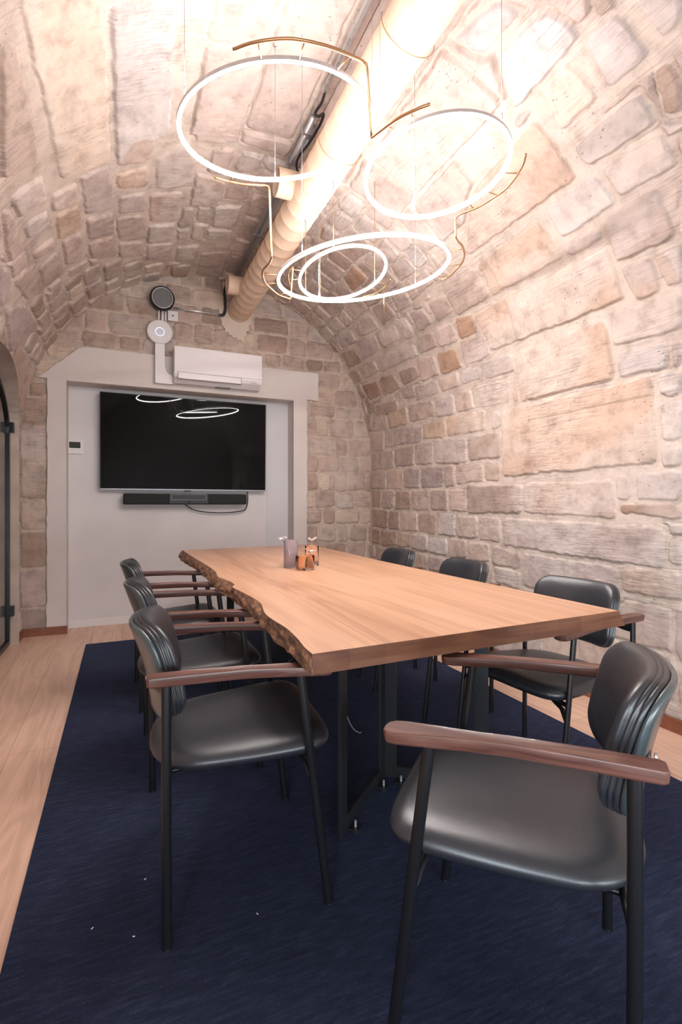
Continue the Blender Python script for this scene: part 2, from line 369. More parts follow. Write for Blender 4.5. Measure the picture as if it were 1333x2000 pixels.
# ------------------------------------------------------------ masonry
XC, VR, ZS = 0.875, 1.675, 1.68          # barrel vault: centre, radius, springing height
X_R, X_L = XC+VR, XC-VR
Y_END, Y_BACK = 5.0, -2.6
S_TOP = ZS+math.pi*VR; S_MAX = S_TOP+ZS
STONES = """o 1.84,2.68 1.84,1.95 2.17,1.97 2.18,2.67
o 1.33,2.86 1.34,1.72 1.8,1.74 1.81,2.87
b 1.06,3.27 1.07,2.67 1.27,2.67 1.28,3.27
p 1.07,2.65 1.05,1.95 1.27,1.96 1.27,2.65
p 0.83,2.86 0.8,1.68 1.01,1.67 1.03,2.86
p 0.57,2.66 0.59,1.93 0.78,1.93 0.79,2.66
p 0.65,1.92 0.65,1.59 0.8,1.59 0.78,1.92
p 1.15,1.94 1.15,1.86 1.29,1.87 1.29,1.95
p 1.15,1.83 1.14,1.59 1.3,1.59 1.3,1.83
r 1.08,1.93 1.05,1.59 1.13,1.59 1.13,1.93
w 1.45,1.69 1.45,1.59 1.66,1.59 1.66,1.69
w 1.68,1.7 1.67,1.59 1.8,1.59 1.8,1.71
w 1.32,1.69 1.31,1.59 1.44,1.59 1.44,1.69
w 2.01,1.94 1.99,1.57 2.16,1.55 2.2,1.93
w 1.83,1.92 1.82,1.65 1.95,1.65 1.97,1.92
p 1.81,1.63 1.81,1.59 1.95,1.58 1.95,1.63
s 2.19,1.77 2.21,1.63 2.38,1.65 2.4,1.81
p 2.21,1.61 2.2,1.54 2.36,1.51 2.38,1.64
p 0.82,1.65 0.82,1.59 0.96,1.59 0.96,1.66
p 1.31,3.06 1.3,2.89 1.45,2.89 1.46,3.07
p 1.29,3.42 1.31,3.08 1.45,3.08 1.47,3.42
b 1.28,3.58 1.28,3.44 1.46,3.44 1.46,3.58
b 1.28,3.95 1.28,3.6 1.46,3.6 1.47,3.95
b 1.29,4.25 1.28,3.97 1.47,3.97 1.48,4.25
p 1.29,4.6 1.28,4.28 1.48,4.28 1.49,4.6
p 1.3,4.96 1.29,4.63 1.49,4.63 1.5,4.96
b 1.48,3.25 1.47,2.88 1.66,2.89 1.68,3.26
p 1.49,3.73 1.46,3.27 1.67,3.28 1.7,3.73
p 1.5,4.05 1.49,3.75 1.69,3.75 1.7,4.06
b 1.51,4.43 1.5,4.07 1.69,4.07 1.69,4.43
p 1.51,4.95 1.5,4.45 1.69,4.46 1.7,4.95
o 1.69,2.99 1.69,2.89 1.82,2.89 1.83,2.98
o 1.71,3.55 1.7,3.05 1.86,3.05 1.87,3.54
o 1.72,3.9 1.7,3.56 1.85,3.56 1.87,3.9
p 1.73,4.64 1.71,3.93 1.86,3.92 1.91,4.61
p 1.72,4.95 1.7,4.67 1.89,4.64 1.9,4.93
p 1.88,3.17 1.86,2.78 2.02,2.77 2.05,3.16
o 1.85,2.75 1.84,2.7 2,2.69 2.01,2.74
p 1.89,3.4 1.88,3.18 2.03,3.17 2.04,3.38
p 1.9,3.69 1.88,3.42 2.04,3.4 2.05,3.67
p 1.92,4.12 1.91,3.7 2.05,3.69 2.08,4.1
o 1.91,4.54 1.91,4.15 2.06,4.13 2.08,4.49
p 1.93,4.87 1.91,4.56 2.07,4.53 2.09,4.83
b 2.07,2.99 2.06,2.7 2.18,2.69 2.21,3
p 2.09,3.28 2.09,3.03 2.18,3.02 2.2,3.26
p 2.09,3.55 2.09,3.3 2.2,3.28 2.21,3.55
p 2.09,3.95 2.09,3.58 2.2,3.58 2.22,3.92
b 2.06,4.75 2.06,4.3 2.17,4.28 2.19,4.71
b 2.27,4.09 2.28,3.78 2.39,3.82 2.41,4.11
O 2.23,3.49 2.22,3.22 2.38,3.23 2.41,3.48
p 2.21,3.19 2.23,2.89 2.39,2.89 2.42,3.16
p 2.24,3.81 2.23,3.51 2.4,3.51 2.44,3.76
b 2.25,4.49 2.25,4.14 2.41,4.2 2.43,4.47
O 2.26,4.8 2.27,4.52 2.42,4.52 2.44,4.86
O 2.42,3.15 2.42,2.95 2.56,2.95 2.58,3.13
p 2.44,3.41 2.42,3.17 2.57,3.17 2.59,3.38
b 2.46,3.69 2.45,3.42 2.57,3.41 2.59,3.65
p 2.48,4.39 2.46,3.71 2.56,3.72 2.63,4.36
p 2.48,4.76 2.49,4.4 2.61,4.41 2.63,4.71
b 2.49,5.14 2.49,4.77 2.61,4.8 2.64,5.13
p 2.6,3 2.61,2.71 2.76,2.75 2.77,3.07
p 2.62,3.3 2.63,3.09 2.76,3.09 2.79,3.31
b 2.62,3.56 2.64,3.37 2.77,3.39 2.8,3.57
p 2.63,3.8 2.61,3.65 2.78,3.65 2.8,3.78
p 2.67,4.15 2.66,3.87 2.79,3.83 2.82,4.12
p 2.67,4.6 2.66,4.22 2.81,4.17 2.86,4.49
b 2.67,4.95 2.65,4.62 2.81,4.63 2.84,4.9
b 2.84,3.98 2.85,3.75 3,3.77 3.02,3.97
p 2.86,3.69 2.84,3.49 2.95,3.47 2.99,3.65
p 2.87,4.42 2.84,4.05 2.98,4.05 3.01,4.41
p 2.88,4.82 2.85,4.51 2.99,4.47 3.03,4.72
O 3.23,4.01 3.24,3.72 3.39,3.73 3.38,3.96
b 1.1,4.95 1.1,4.75 1.28,4.75 1.29,4.95
p 1.09,4.71 1.09,4.45 1.27,4.45 1.28,4.71
b 1.08,4.42 1.08,4.14 1.26,4.14 1.26,4.42
p 1.07,4.12 1.07,3.83 1.26,3.83 1.26,4.12
b 1.08,3.8 1.07,3.54 1.26,3.54 1.25,3.8
p 1.07,3.51 1.07,3.28 1.25,3.28 1.25,3.51
b 0.88,4.95 0.88,4.58 1.08,4.58 1.08,4.95
b 0.88,4.56 0.88,4.34 1.07,4.34 1.06,4.56
p 0.87,4.31 0.87,4.01 1.05,4.01 1.05,4.31
b 0.87,3.99 0.86,3.72 1.05,3.72 1.04,3.99
w 0.86,3.69 0.86,3.43 1.05,3.43 1.04,3.69
p 0.86,3.41 0.86,3.15 1.04,3.15 1.04,3.41
p 0.85,3.13 0.85,2.89 1.03,2.89 1.04,3.13
b 0.7,4.95 0.7,4.75 0.86,4.75 0.86,4.95
b 0.69,4.73 0.71,4.4 0.86,4.4 0.85,4.73
p 0.7,4.39 0.72,4.13 0.85,4.13 0.85,4.39
p 0.7,4.11 0.7,3.84 0.84,3.84 0.84,4.11
w 0.69,3.83 0.69,3.54 0.83,3.54 0.83,3.83
p 0.68,3.52 0.69,3.28 0.84,3.28 0.84,3.52
p 0.68,3.26 0.69,3.01 0.83,3.01 0.83,3.26
p 0.68,2.99 0.67,2.69 0.79,2.69 0.82,2.99
p 0.53,4.11 0.53,3.85 0.68,3.85 0.67,4.11
p 0.53,3.83 0.54,3.58 0.67,3.58 0.66,3.83
w 0.55,2.95 0.53,2.69 0.65,2.69 0.67,2.96
o 2.25,2.87 2.23,1.83 2.53,1.85 2.55,2.93
o 2.59,2.69 2.58,2.1 2.84,2.15 2.82,2.69
o 2.9,2.74 2.9,1.84 3.25,1.87 3.19,2.42
w 2.68,2.06 2.69,1.72 2.87,1.75 2.87,2.08
p 2.57,2.07 2.57,1.85 2.63,1.84 2.66,2.07
w 2.91,1.77 2.89,1.43 3.04,1.44 3.03,1.79
s 2.71,1.7 2.69,1.42 2.85,1.43 2.87,1.72
b 2.42,1.82 2.41,1.51 2.66,1.53 2.67,1.81
w 2.2,1.59 2.2,1.54 2.38,1.5 2.37,1.61
c 3.12,1.8 3.13,1.58 3.34,1.61 3.35,1.77
w 3.13,1.54 3.13,1.35 3.34,1.37 3.36,1.51
w 3.35,1.93 3.37,1.51 3.55,1.55 3.59,1.82
w 3.15,1.3 3.15,1.21 3.26,1.18 3.35,1.31
b 2.9,1.4 2.86,1.34 2.96,1.3 3.07,1.31 3.07,1.36
p 3.37,1.44 3.35,1.35 3.41,1.34 3.45,1.4
w 3.63,1.86 3.62,1.62 3.73,1.66 3.79,1.89
p 3.27,1.99 3.28,1.86 3.31,1.83 3.33,1.96
b 2.47,1.5 2.5,1.47 2.65,1.42 2.64,1.46
p 2.59,3.09 2.6,2.73 2.82,2.72 2.87,2.92 2.85,3.08
c 5.62,3.06 5.3,3.11 5.31,2.09 5.65,1.97
w 5.27,3.17 4.96,2.95 4.99,2.16 5.29,2.16
o 5.26,3.4 5.06,3.46 5.07,3.24 5.28,3.25
w 5.01,3.5 4.82,3.54 4.75,3.35 4.82,3.03 5.03,3.19
o 5.03,3.92 4.81,3.97 4.81,3.58 5.04,3.55
p 5.26,3.69 5.05,3.77 5.07,3.52 5.26,3.48
p 5.5,3.52 5.28,3.61 5.31,3.13 5.5,3.12
p 5.71,3.28 5.53,3.33 5.53,3.15 5.7,3.12
o 5.72,3.6 5.52,3.64 5.53,3.36 5.7,3.33
p 5.93,3.08 5.72,3.12 5.72,2.91 5.94,2.88
p 5.93,3.32 5.74,3.38 5.74,3.21 5.91,3.17
p 5.92,3.59 5.73,3.65 5.74,3.52 5.93,3.49
p 5.71,3.97 5.54,4.07 5.54,3.68 5.7,3.63
p 5.93,4.01 5.71,4.07 5.74,3.71 5.92,3.7
p 5.7,4.2 5.53,4.25 5.53,4.11 5.71,4.06
p 5.5,3.84 5.29,3.93 5.29,3.65 5.5,3.56
p 5.51,4.11 5.29,4.29 5.3,3.96 5.51,3.87
p 6.1,3.89 5.92,4.06 5.92,3.59 6.12,3.53
p 5.27,4.06 5.04,4.16 5.06,3.81 5.28,3.72
p 5.27,4.33 5.04,4.46 5.06,4.19 5.27,4.09
O 5.95,2.72 5.72,2.81 5.69,2.16 5.76,2.11
p 5.03,4.23 4.81,4.27 4.82,4 5.04,3.96
p 5.03,4.55 4.81,4.64 4.81,4.31 5.03,4.25
w 4.54,4.04 4.36,4.01 4.37,3.69 4.57,3.76
w 4.56,4.26 4.35,4.22 4.36,4.06 4.57,4.08
p 4.76,4.65 4.59,4.66 4.59,4.35 4.78,4.39
p 4.54,4.95 4.3,4.94 4.32,4.41 4.56,4.5
b 4.76,4.99 4.61,5.01 4.6,4.73 4.8,4.74
p 4.75,3.76 4.53,3.77 4.53,3.43 4.75,3.36
p 6.1,3.32 5.96,3.39 5.95,2.95 6.01,2.91
p 6.3,3.59 6.18,3.66 6.11,3.42 6.15,3.26
p 6.43,4.11 6.1,4.44 6.11,3.92 6.27,3.6
p 5.26,3.17 5.07,3.21 5.04,3.17 5.06,2.93 5.27,2.86"""
def noise2(a, b, seed, n=256):
    r = np.random.RandomState(seed); G = r.rand(n, n)*2-1
    ia = np.floor(a).astype(int); ib = np.floor(b).astype(int); fa = a-ia; fb = b-ib
    fa = fa*fa*(3-2*fa); fb = fb*fb*(3-2*fb)
    g = lambda i, j: G[i % n, j % n]
    return (g(ia, ib)*(1-fa)+g(ia+1, ib)*fa)*(1-fb)+(g(ia, ib+1)*(1-fa)+g(ia+1, ib+1)*fa)*fb
def fbm(a, b, seed, octv=4):
    v = 0; amp = 0.5
    for k in range(octv):
        v = v+amp*noise2(a*(2**k)+17.3*k, b*(2**k)+5.1*k, seed+k); amp *= 0.5
    return v
TONES = dict(p=(0.520, 0.415, 0.370), w=(0.555, 0.480, 0.445), o=(0.550, 0.425, 0.355), O=(0.42, 0.275, 0.20), b=(0.430, 0.330, 0.285),
             c=(0.62, 0.51, 0.43), s=(0.54, 0.45, 0.41), r=(0.37, 0.24, 0.17))
MORTAR = np.array((0.60, 0.50, 0.435))
def edges_of(P):
    P = np.array(P, float); Q = np.roll(P, -1, 0); d = Q-P; ln = np.hypot(d[:, 0], d[:, 1]); ok = ln > 0.004
    nx = -d[:, 1]/np.maximum(ln, 1e-6); ny = d[:, 0]/np.maximum(ln, 1e-6)       # inward for ccw
    return [(nx[i], ny[i], P[i, 0]*nx[i]+P[i, 1]*ny[i]) for i in range(len(P)) if ok[i]]
def rasterise(av, bv, Aw, Bw, polys, k=0.012, margin=0.06, seed=0):
    F = np.full(Aw.shape, -1.0, np.float32); ID = np.full(Aw.shape, -1, np.int32)
    for i, P in enumerate(polys):
        P = np.array(P)
        i0 = np.searchsorted(av, P[:, 0].min()-margin); i1 = np.searchsorted(av, P[:, 0].max()+margin)
        j0 = np.searchsorted(bv, P[:, 1].min()-margin); j1 = np.searchsorted(bv, P[:, 1].max()+margin)
        if i1 <= i0 or j1 <= j0: continue
        a = Aw[i0:i1, j0:j1]; b = Bw[i0:i1, j0:j1]
        acc = 0
        for nx, ny, c in edges_of(P): acc = acc+np.exp(-np.clip((a*nx+b*ny-c)/k, -30, 30))
        f = -k*np.log(acc)
        sub = F[i0:i1, j0:j1]; m = f > sub
        sub[m] = f[m]; ID[i0:i1, j0:j1][m] = i
    return F, ID
def courses(a0, a1, b0, b1, ch, ln, seed, jit=0.012, gap=0.012):
    """rows of stones stacked along a, laid end to end along b"""
    r = random.Random(seed); out = []; a = a0
    while a < a1-0.02:
        h = min(ch*r.uniform(0.85, 1.18), a1-a)
        if a1-(a+h) < ch*0.4: h = a1-a
        b = b0-r.uniform(0, ln)
        while b < b1:
            l = ln*r.uniform(0.6, 1.45); x0 = max(b, b0); x1 = min(b+l, b1)
            if x1-x0 > 0.05:
                j = lambda: r.uniform(-jit, jit)
                out.append([(a+gap+j(), x0+gap+j()), (a+h-gap+j(), x0+gap+j()), (a+h-gap+j(), x1-gap+j()), (a+gap+j(), x1-gap+j())])
            b += l
        a += h
    fixed = []
    for P in out:
        Q = np.array(P); ar = 0.5*np.sum(Q[:, 0]*np.roll(Q[:, 1], -1)-Q[:, 1]*np.roll(Q[:, 0], -1))
        fixed.append(P if ar > 0 else P[::-1])
    return fixed
def masonry(av, bv, ann, fills, seed, relief, soft):
    """height and colour of a stone face on the grid av x bv"""
    A, B = np.meshgrid(av, bv, indexing='ij')
    Aw = A+0.010*fbm(A*5, B*5, seed)+0.006*noise2(A*28, B*28, seed+9)
    Bw = B+0.010*fbm(A*5, B*5, seed+20)+0.006*noise2(A*28, B*28, seed+29)
    r = random.Random(seed)
    Fa, Ia = rasterise(av, bv, Aw, Bw, [p for t, p in ann])
    ca = []
    def inside(P, pt, m):
        return all(pt[0]*nx+pt[1]*ny-c > m for nx, ny, c in edges_of(P))
    keep = []
    bbs = [(min(p[0] for p in P), max(p[0] for p in P), min(p[1] for p in P), max(p[1] for p in P), edges_of(P)) for t, P in ann]
    for P in fills:
        Q = np.array(P); hit = 0; tot = 0
        for u in (0.15, 0.38, 0.62, 0.85):
            for v in (0.15, 0.38, 0.62, 0.85):
                pt = Q[0]*(1-u)*(1-v)+Q[1]*u*(1-v)+Q[2]*u*v+Q[3]*(1-u)*v; tot += 1
                for x0, x1, y0, y1, E in bbs:
                    if x0 < pt[0] < x1 and y0 < pt[1] < y1 and all(pt[0]*nx+pt[1]*ny-c > -0.01 for nx, ny, c in E): hit += 1; break
        if hit/tot < 0.45: keep.append(P)
    Ff, If = rasterise(av, bv, Aw, Bw, keep)
    F = np.where(Fa > 0, Fa, np.minimum(Ff, -Fa-0.020)); useA = Fa > 0
    na, nf = len(ann), len(keep)
    tones = []; offs = []; kind = []
    for t, P in ann:
        c = np.array(TONES[t]); k = 1+r.uniform(-0.06, 0.06); tones.append(c*k+np.array((0.02, 0, -0.02))*r.uniform(-1, 1)); offs.append(r.uniform(-0.003, 0.006)); kind.append(1.0 if t in 'os' else (0.5 if t == 'O' else 0.15))
    for P in keep:
        t = r.choice('ppppwpbbpcp'); c = np.array(TONES[t]); k = 1+r.uniform(-0.10, 0.08); tones.append(c*k); offs.append(r.uniform(-0.005, 0.006)); kind.append(0.9 if t == 'o' else 0.2)
    tones.append(MORTAR); offs.append(0); kind.append(0)
    tones = np.array(tones); offs = np.array(offs); kind = np.array(kind)
    ID = np.where(useA, Ia, np.where(If >= 0, If+na, na+nf)); ID[F <= -0.5] = na+nf
    sm = lambda x: np.clip(x, 0, 1)**2*(3-2*np.clip(x, 0, 1))
    sf = soft(A, B); rl = relief(A, B)
    t = sm((F+0.003)/sf)
    h = rl*t+offs[ID]*t+0.006*fbm(A*1.3, B*1.3, seed+40)+t*0.008*fbm(A*9, B*7, seed+50)+(0.0008+0.0022*t)*fbm(A*40, B*32, seed+60, 2)
    h -= 0.012*sm((fbm(A*2.5, B*2.5, seed+65)+0.35)*3)*np.exp(-((F+0.002)/0.0040)**2)                           # thin open joint round the arris
    cm = sm((F+0.004)/0.010)[..., None]
    col = tones[ID]
    st = sm((fbm(A*1.6+3, B*1.1, seed+70)+0.12)*4)*kind[ID]            # iron stains with shapes of their own
    stain = np.array((0.56, 0.375, 0.275)); col = col*(1-0.42*st[..., None])+stain*0.42*st[..., None]
    g = fbm(A*2.3, B*1.7, seed+80)[..., None]; col = col*(1+0.16*g)
    white = sm((fbm(A*1.9+9, B*1.3, seed+90)-0.12)*5)[..., None]; col = col*(1-0.38*white)+np.array((0.66, 0.60, 0.56))*0.38*white
    mo = MORTAR*(1+0.07*fbm(A*6, B*6, seed+95)[..., None])
    col = mo*(1-cm)+col*cm
    return A, B, h, col
def grid_mesh(name, X, Y, Z, col, SY, keepq=None):
    n, m = X.shape
    co = np.stack([X, Y, Z], -1).reshape(-1, 3).astype(np.float32)
    idx = np.arange(n*m).reshape(n, m)
    q = np.stack([idx[:-1, :-1], idx[1:, :-1], idx[1:, 1:], idx[:-1, 1:]], -1)
    q = q[keepq] if keepq is not None else q.reshape(-1, 4)
    q = q.reshape(-1, 4)
    used = np.zeros(n*m, bool); used[q.ravel()] = True; rem = np.cumsum(used)-1
    co = co[used]; q = rem[q]; c4 = np.concatenate([col.reshape(-1, 3), np.ones((n*m, 1))], 1)[used].astype(np.float32)
    s3 = SY.reshape(-1, 3)[used].astype(np.float32)
    me = bpy.data.meshes.new(name); me.vertices.add(len(co)); me.vertices.foreach_set('co', co.ravel())
    me.loops.add(len(q)*4); me.loops.foreach_set('vertex_index', q.ravel().astype(np.int32))
    me.polygons.add(len(q)); me.polygons.foreach_set('loop_start', np.arange(0, len(q)*4, 4, dtype=np.int32))
    me.polygons.foreach_set('loop_total', np.full(len(q), 4, np.int32))
    me.polygons.foreach_set('use_smooth', np.ones(len(q), bool))
    me.update(calc_edges=True)
    a = me.attributes.new('Col', 'FLOAT_COLOR', 'POINT'); a.data.foreach_set('color', c4.ravel())
    a = me.attributes.new('SY', 'FLOAT_VECTOR', 'POINT'); a.data.foreach_set('vector', s3.ravel())
    me.validate()
    return link(name, me, M_STONE)
def sheet():
    ann = []
    for ln in STONES.strip().split('\n'):
        p = ln.split(); ann.append((p[0], [tuple(map(float, q.split(','))) for q in p[1:]]))
    # the smooth springer of the door arch on the left flank
    ann.append(('p', [(6.32, 4.12), (6.32, 4.97), (6.72, 4.97), (6.72, 4.12)][::-1]))
    ann += [('w', [(0.04, 2.5), (0.30, 2.5), (0.30, 3.1), (0.04, 3.1)]), ('o', [(0.14, 1.62), (0.36, 1.62), (0.36, 2.2), (0.14, 2.2)])]
    ann = [(t, P if 0.5*sum(P[i][0]*P[(i+1) % len(P)][1]-P[i][1]*P[(i+1) % len(P)][0] for i in range(len(P))) > 0 else P[::-1]) for t, P in ann]
    step = 0.0062
    sv = np.unique(np.concatenate([np.linspace(0, ZS, int(ZS/step)), np.linspace(ZS, S_TOP, int((S_TOP-ZS)/step)), np.linspace(S_TOP, S_MAX, int(ZS/step))]))
    yv = np.unique(np.concatenate([np.linspace(Y_BACK, 0.95, 72), np.linspace(0.95, Y_END+0.03, int(4.1/step))]))
    fills = courses(0, 3.6, 3.05, 5.05, 0.172, 0.25, 3)+courses(3.6, S_MAX, 3.10, 5.05, 0.185, 0.24, 4)
    fills += courses(0, 3.4, -2.7, 3.03, 0.31, 0.62, 5)+courses(3.4, S_MAX, -2.7, 3.07, 0.36, 0.95, 6)
    soft = lambda A, B: np.where(A > 3.6, 0.021, np.where((B < 2.6) & (A > 1.9), 0.016, 0.012))
    relief = lambda A, B: np.where(A > 3.6, 0.014, np.where((B < 2.6) & (A > 1.7), 0.019, 0.011))
    A, B, h, col = masonry(sv, yv, ann, fills, 5, relief, soft)
    a = np.clip((A-ZS)/VR, 0, math.pi)
    nx, nz = -np.cos(a), -np.sin(a)
    X = XC+VR*np.cos(a)+nx*h; Z = ZS+VR*np.sin(a)+nz*h
    Z = np.where(A < ZS, A, Z); Z = np.where(A > S_TOP, ZS-(A-S_TOP), Z)
    SY = np.where((A < 4.15)[..., None], np.stack([A, B, np.zeros_like(A)], -1), np.stack([B+11.3, A*1.0, np.zeros_like(A)], -1))   # the tooling runs the other way on the left flank
    i1 = int(np.argmin(abs(sv-ZS))); i2 = int(np.argmin(abs(sv-S_TOP)))
    def cut(lo, hi, name, keep=None):
        s = slice(lo, hi+1)
        return struct(grid_mesh(name, X[s], B[s], Z[s], col[s], SY[s], keep))
    # arched door opening in the left wall
    Zc = 0.25*(Z[:-1, :-1]+Z[1:, :-1]+Z[:-1, 1:]+Z[1:, 1:]); Yc = 0.5*(B[:-1, :-1]+B[:-1, 1:]); Xc = X[:-1, :-1]
    hole = (Xc < 0) & (((Zc <= 1.70) & (Yc > 3.05) & (Yc < 4.75)) | ((Zc > 1.70) & (((Yc-3.90)/0.85)**2+((Zc-1.70)/0.46)**2 < 1)))
    hole |= (Xc < 0) & (Zc > 0.35) & (Zc < 1.67) & (Yc > -1.85) & (Yc < -0.55)  # unseen opening added for the side fill light
    keep = ~hole
    cut(0, i1, 'wall_right', keep[0:i1]); cut(i1, i2, 'ceiling', keep[i1:i2]); cut(i2, len(sv)-1, 'wall_left', keep[i2:])
sheet()

NX0, NX1, NZ1, NY = -0.45, 1.64, 2.215, 5.18       # niche behind the screen
JZ = [0.0, 0.24, 0.575, 0.90, 1.17, 1.485, 1.81, 2.05]     # squared blocks of the left jamb
JAMB = [('bpbpbpb'[i], [(JZ[i]+0.008, -0.80), (JZ[i+1]-0.008, -0.80), (JZ[i+1]-0.008, -0.605), (JZ[i]+0.008, -0.605)]) for i in range(7)]
def end_wall():
    step = 0.009
    xv = np.linspace(X_L-0.05, X_R+0.05, int(3.45/step)); zv = np.linspace(0, 3.42, int(3.42/step))
    # rows are stacked along z: use (z, x) as (a, b)
    fills = courses(0, 2.2, X_L-0.05, X_R+0.05, 0.178, 0.23, 21)+courses(2.2, 3.45, X_L-0.05, X_R+0.05, 0.165, 0.27, 22)
    A, B, h, col = masonry(zv, xv, JAMB, fills, 31, lambda a, b: np.full(a.shape, 0.012), lambda a, b: np.full(a.shape, 0.014))
    col = col*np.array((0.90, 0.87, 0.84))  # stone colour darkened and browned for the weaker light on this wall
    SY = np.stack([A, B+20, np.zeros_like(A)], -1)
    Ac = 0.5*(A[:-1, :-1]+A[1:, 1:]); Bc = 0.5*(B[:-1, :-1]+B[1:, 1:])
    prof = (abs(Bc-XC) < VR+0.04) & ((Ac < ZS) | (((Bc-XC)**2+(Ac-ZS)**2) < (VR+0.04)**2))
    niche = (Bc > NX0) & (Bc < NX1) & (Ac < NZ1)
    struct(grid_mesh('wall_back', B, Y_END-h, A, col, SY, (prof & ~niche)))
end_wall()

def smooth_stone_mat():
    m, nt, b = new_mat('dressed_stone')
    tc = N(nt, 'ShaderNodeTexCoord')
    n1 = N(nt, 'ShaderNodeTexNoise'); n1.inputs['Scale'].default_value = 5; n1.inputs['Detail'].default_value = 8; L(nt, tc.outputs['Object'], n1.inputs['Vector'])
    r = ramp(nt, [(0.3, (0.40, 0.31, 0.26)), (0.55, (0.50, 0.40, 0.34)), (0.75, (0.56, 0.47, 0.41))]); L(nt, n1.outputs['Fac'], r.inputs[0])
    L(nt, r.outputs[0], b.inputs['Base Color']); b.inputs['Roughness'].default_value = 0.9
    mp = mapping(nt, tc.outputs['Object'], (6, 6, 60)); n2 = N(nt, 'ShaderNodeTexNoise'); n2.inputs['Scale'].default_value = 1; n2.inputs['Detail'].default_value = 4; L(nt, mp.outputs[0], n2.inputs['Vector'])
    bp = N(nt, 'ShaderNodeBump'); bp.inputs['Strength'].default_value = 0.5; bp.inputs['Distance'].default_value = 0.006
    L(nt, n2.outputs['Fac'], bp.inputs['Height']); L(nt, bp.outputs[0], b.inputs['Normal'])
    return m
M_DRESSED = smooth_stone_mat()

# floor, back of room
bm = bmesh.new(); box(bm, -2.6, 2.65, Y_BACK-0.1, 5.25, -0.06, 0.0); struct(obj('floor', bm, M_FLOOR))
bm = bmesh.new()                                     # wall behind the photographer with a low opening added for the fill light
for a in ((X_L-0.1, -0.35, 0, 3.45), (2.25, X_R+0.1, 0, 3.45), (-0.35, 2.25, 0, 0.15), (-0.35, 2.25, 1.12, 3.45)):
    box(bm, a[0], a[1], Y_BACK-0.12, Y_BACK, a[2], a[3])
struct(obj('wall_front', bm, M_DRESSED))
wf = thing('added_window_1', 'added window behind the camera, shaped for the fill light', 'window'); del wf['category']; wf['kind'] = 'structure'
bm = bmesh.new()
for x in (-0.32, 0.93, 2.22): box(bm, x-0.03, x+0.03, Y_BACK-0.08, Y_BACK-0.03, 0.15, 1.12)
for z in (0.18, 1.09): box(bm, -0.35, 2.25, Y_BACK-0.08, Y_BACK-0.03, z-0.03, z+0.03)
obj('added_window_frame', bm, M_BLACK, wf)

# niche lining
bm = bmesh.new()
box(bm, NX0-0.02, NX1+0.02, NY, NY+0.05, 0, NZ1+0.02)
struct(obj('wall_niche', bm, M_NICHE))
bm = bmesh.new(); box(bm, 1.405, NX1, NY-0.008, NY+0.001, 0, NZ1); struct(obj('trim_3', bm, M_GREYPANEL))
bm = bmesh.new()
box(bm, NX0-0.12, NX0, Y_END-0.004, NY+0.03, 0, NZ1); box(bm, NX1, NX1+0.12, Y_END-0.004, NY+0.03, 0, NZ1)
box(bm, NX0-0.12, NX1+0.12, Y_END-0.004, NY+0.03, NZ1, NZ1+0.15)
struct(obj('trim_1', bm, M_PLASTER))
# white render band round the niche, hand-trowelled outline
def ngon_slab(name, pts, y0, y1, mat):
    bm = bmesh.new()
    A = [bm.verts.new((x, y0, z)) for x, z in pts]; B = [bm.verts.new((x, y1, z)) for x, z in pts]; n = len(pts)
    bm.faces.new(A); bm.faces.new(B[::-1])
    for i in range(n): bm.faces.new((A[i], A[(i+1) % n], B[(i+1) % n], B[i]))
    return obj(name, bm, mat)
rr = random.Random(3)
def rough(p0, p1, n, amp):
    return [(p0[0]+(p1[0]-p0[0])*t/n+(rr.uniform(-amp, amp) if 0 < t < n else 0), p0[1]+(p1[1]-p0[1])*t/n+(rr.uniform(-amp, amp) if 0 < t < n else 0)) for t in range(n)]
band = [(NX0, 0.0), (-0.605, 0.0)]
band = rough((NX0, 0), (-0.60, 0), 1, 0)+rough((-0.60, 0), (-0.595, 2.22), 44, 0.006)+rough((-0.595, 2.22), (-0.66, 2.225), 2, 0)+rough((-0.66, 2.225), (-0.38, 2.485), 8, 0.003)
band += [(-0.36, 2.505), (-0.32, 2.522)]+rough((-0.28, 2.528), (1.915, 2.525), 30, 0.003)+rough((1.915, 2.525), (1.915, 2.235), 5, 0.003)
band += rough((1.915, 2.235), (1.79, 2.235), 3, 0.002)+rough((1.79, 2.235), (1.785, 0), 44, 0.005)+[(1.785, 0), (NX1, 0), (NX1, NZ1), (NX0, NZ1)]
struct(ngon_slab('trim_2', band, Y_END-0.028, Y_END-0.001, M_PLASTER))
# skirtings
bm = bmesh.new(); box(bm, X_L+0.005, NX0+0.01, Y_END-0.045, Y_END-0.027, 0, 0.068, 0.002); struct(obj('baseboard_back', bm, M_BASEBROWN))
bm = bmesh.new(); box(bm, NX0, NX1, NY-0.022, NY-0.007, 0, 0.075, 0.002); struct(obj('baseboard_niche', bm, M_BASEWHITE))
bm = bmesh.new(); box(bm, NX1, X_R-0.02, Y_END-0.045, Y_END-0.027, 0, 0.068, 0.002); struct(obj('baseboard_back', bm, M_BASEBROWN))
bm = bmesh.new(); box(bm, X_R-0.048, X_R-0.028, Y_BACK, Y_END-0.03, 0, 0.068, 0.002); struct(obj('baseboard_right', bm, M_BASEBROWN))
bm = bmesh.new(); box(bm, X_L+0.008, X_L+0.030, 4.76, Y_END-0.03, 0, 0.068, 0.002); struct(obj('baseboard_left', bm, M_BASEBROWN))

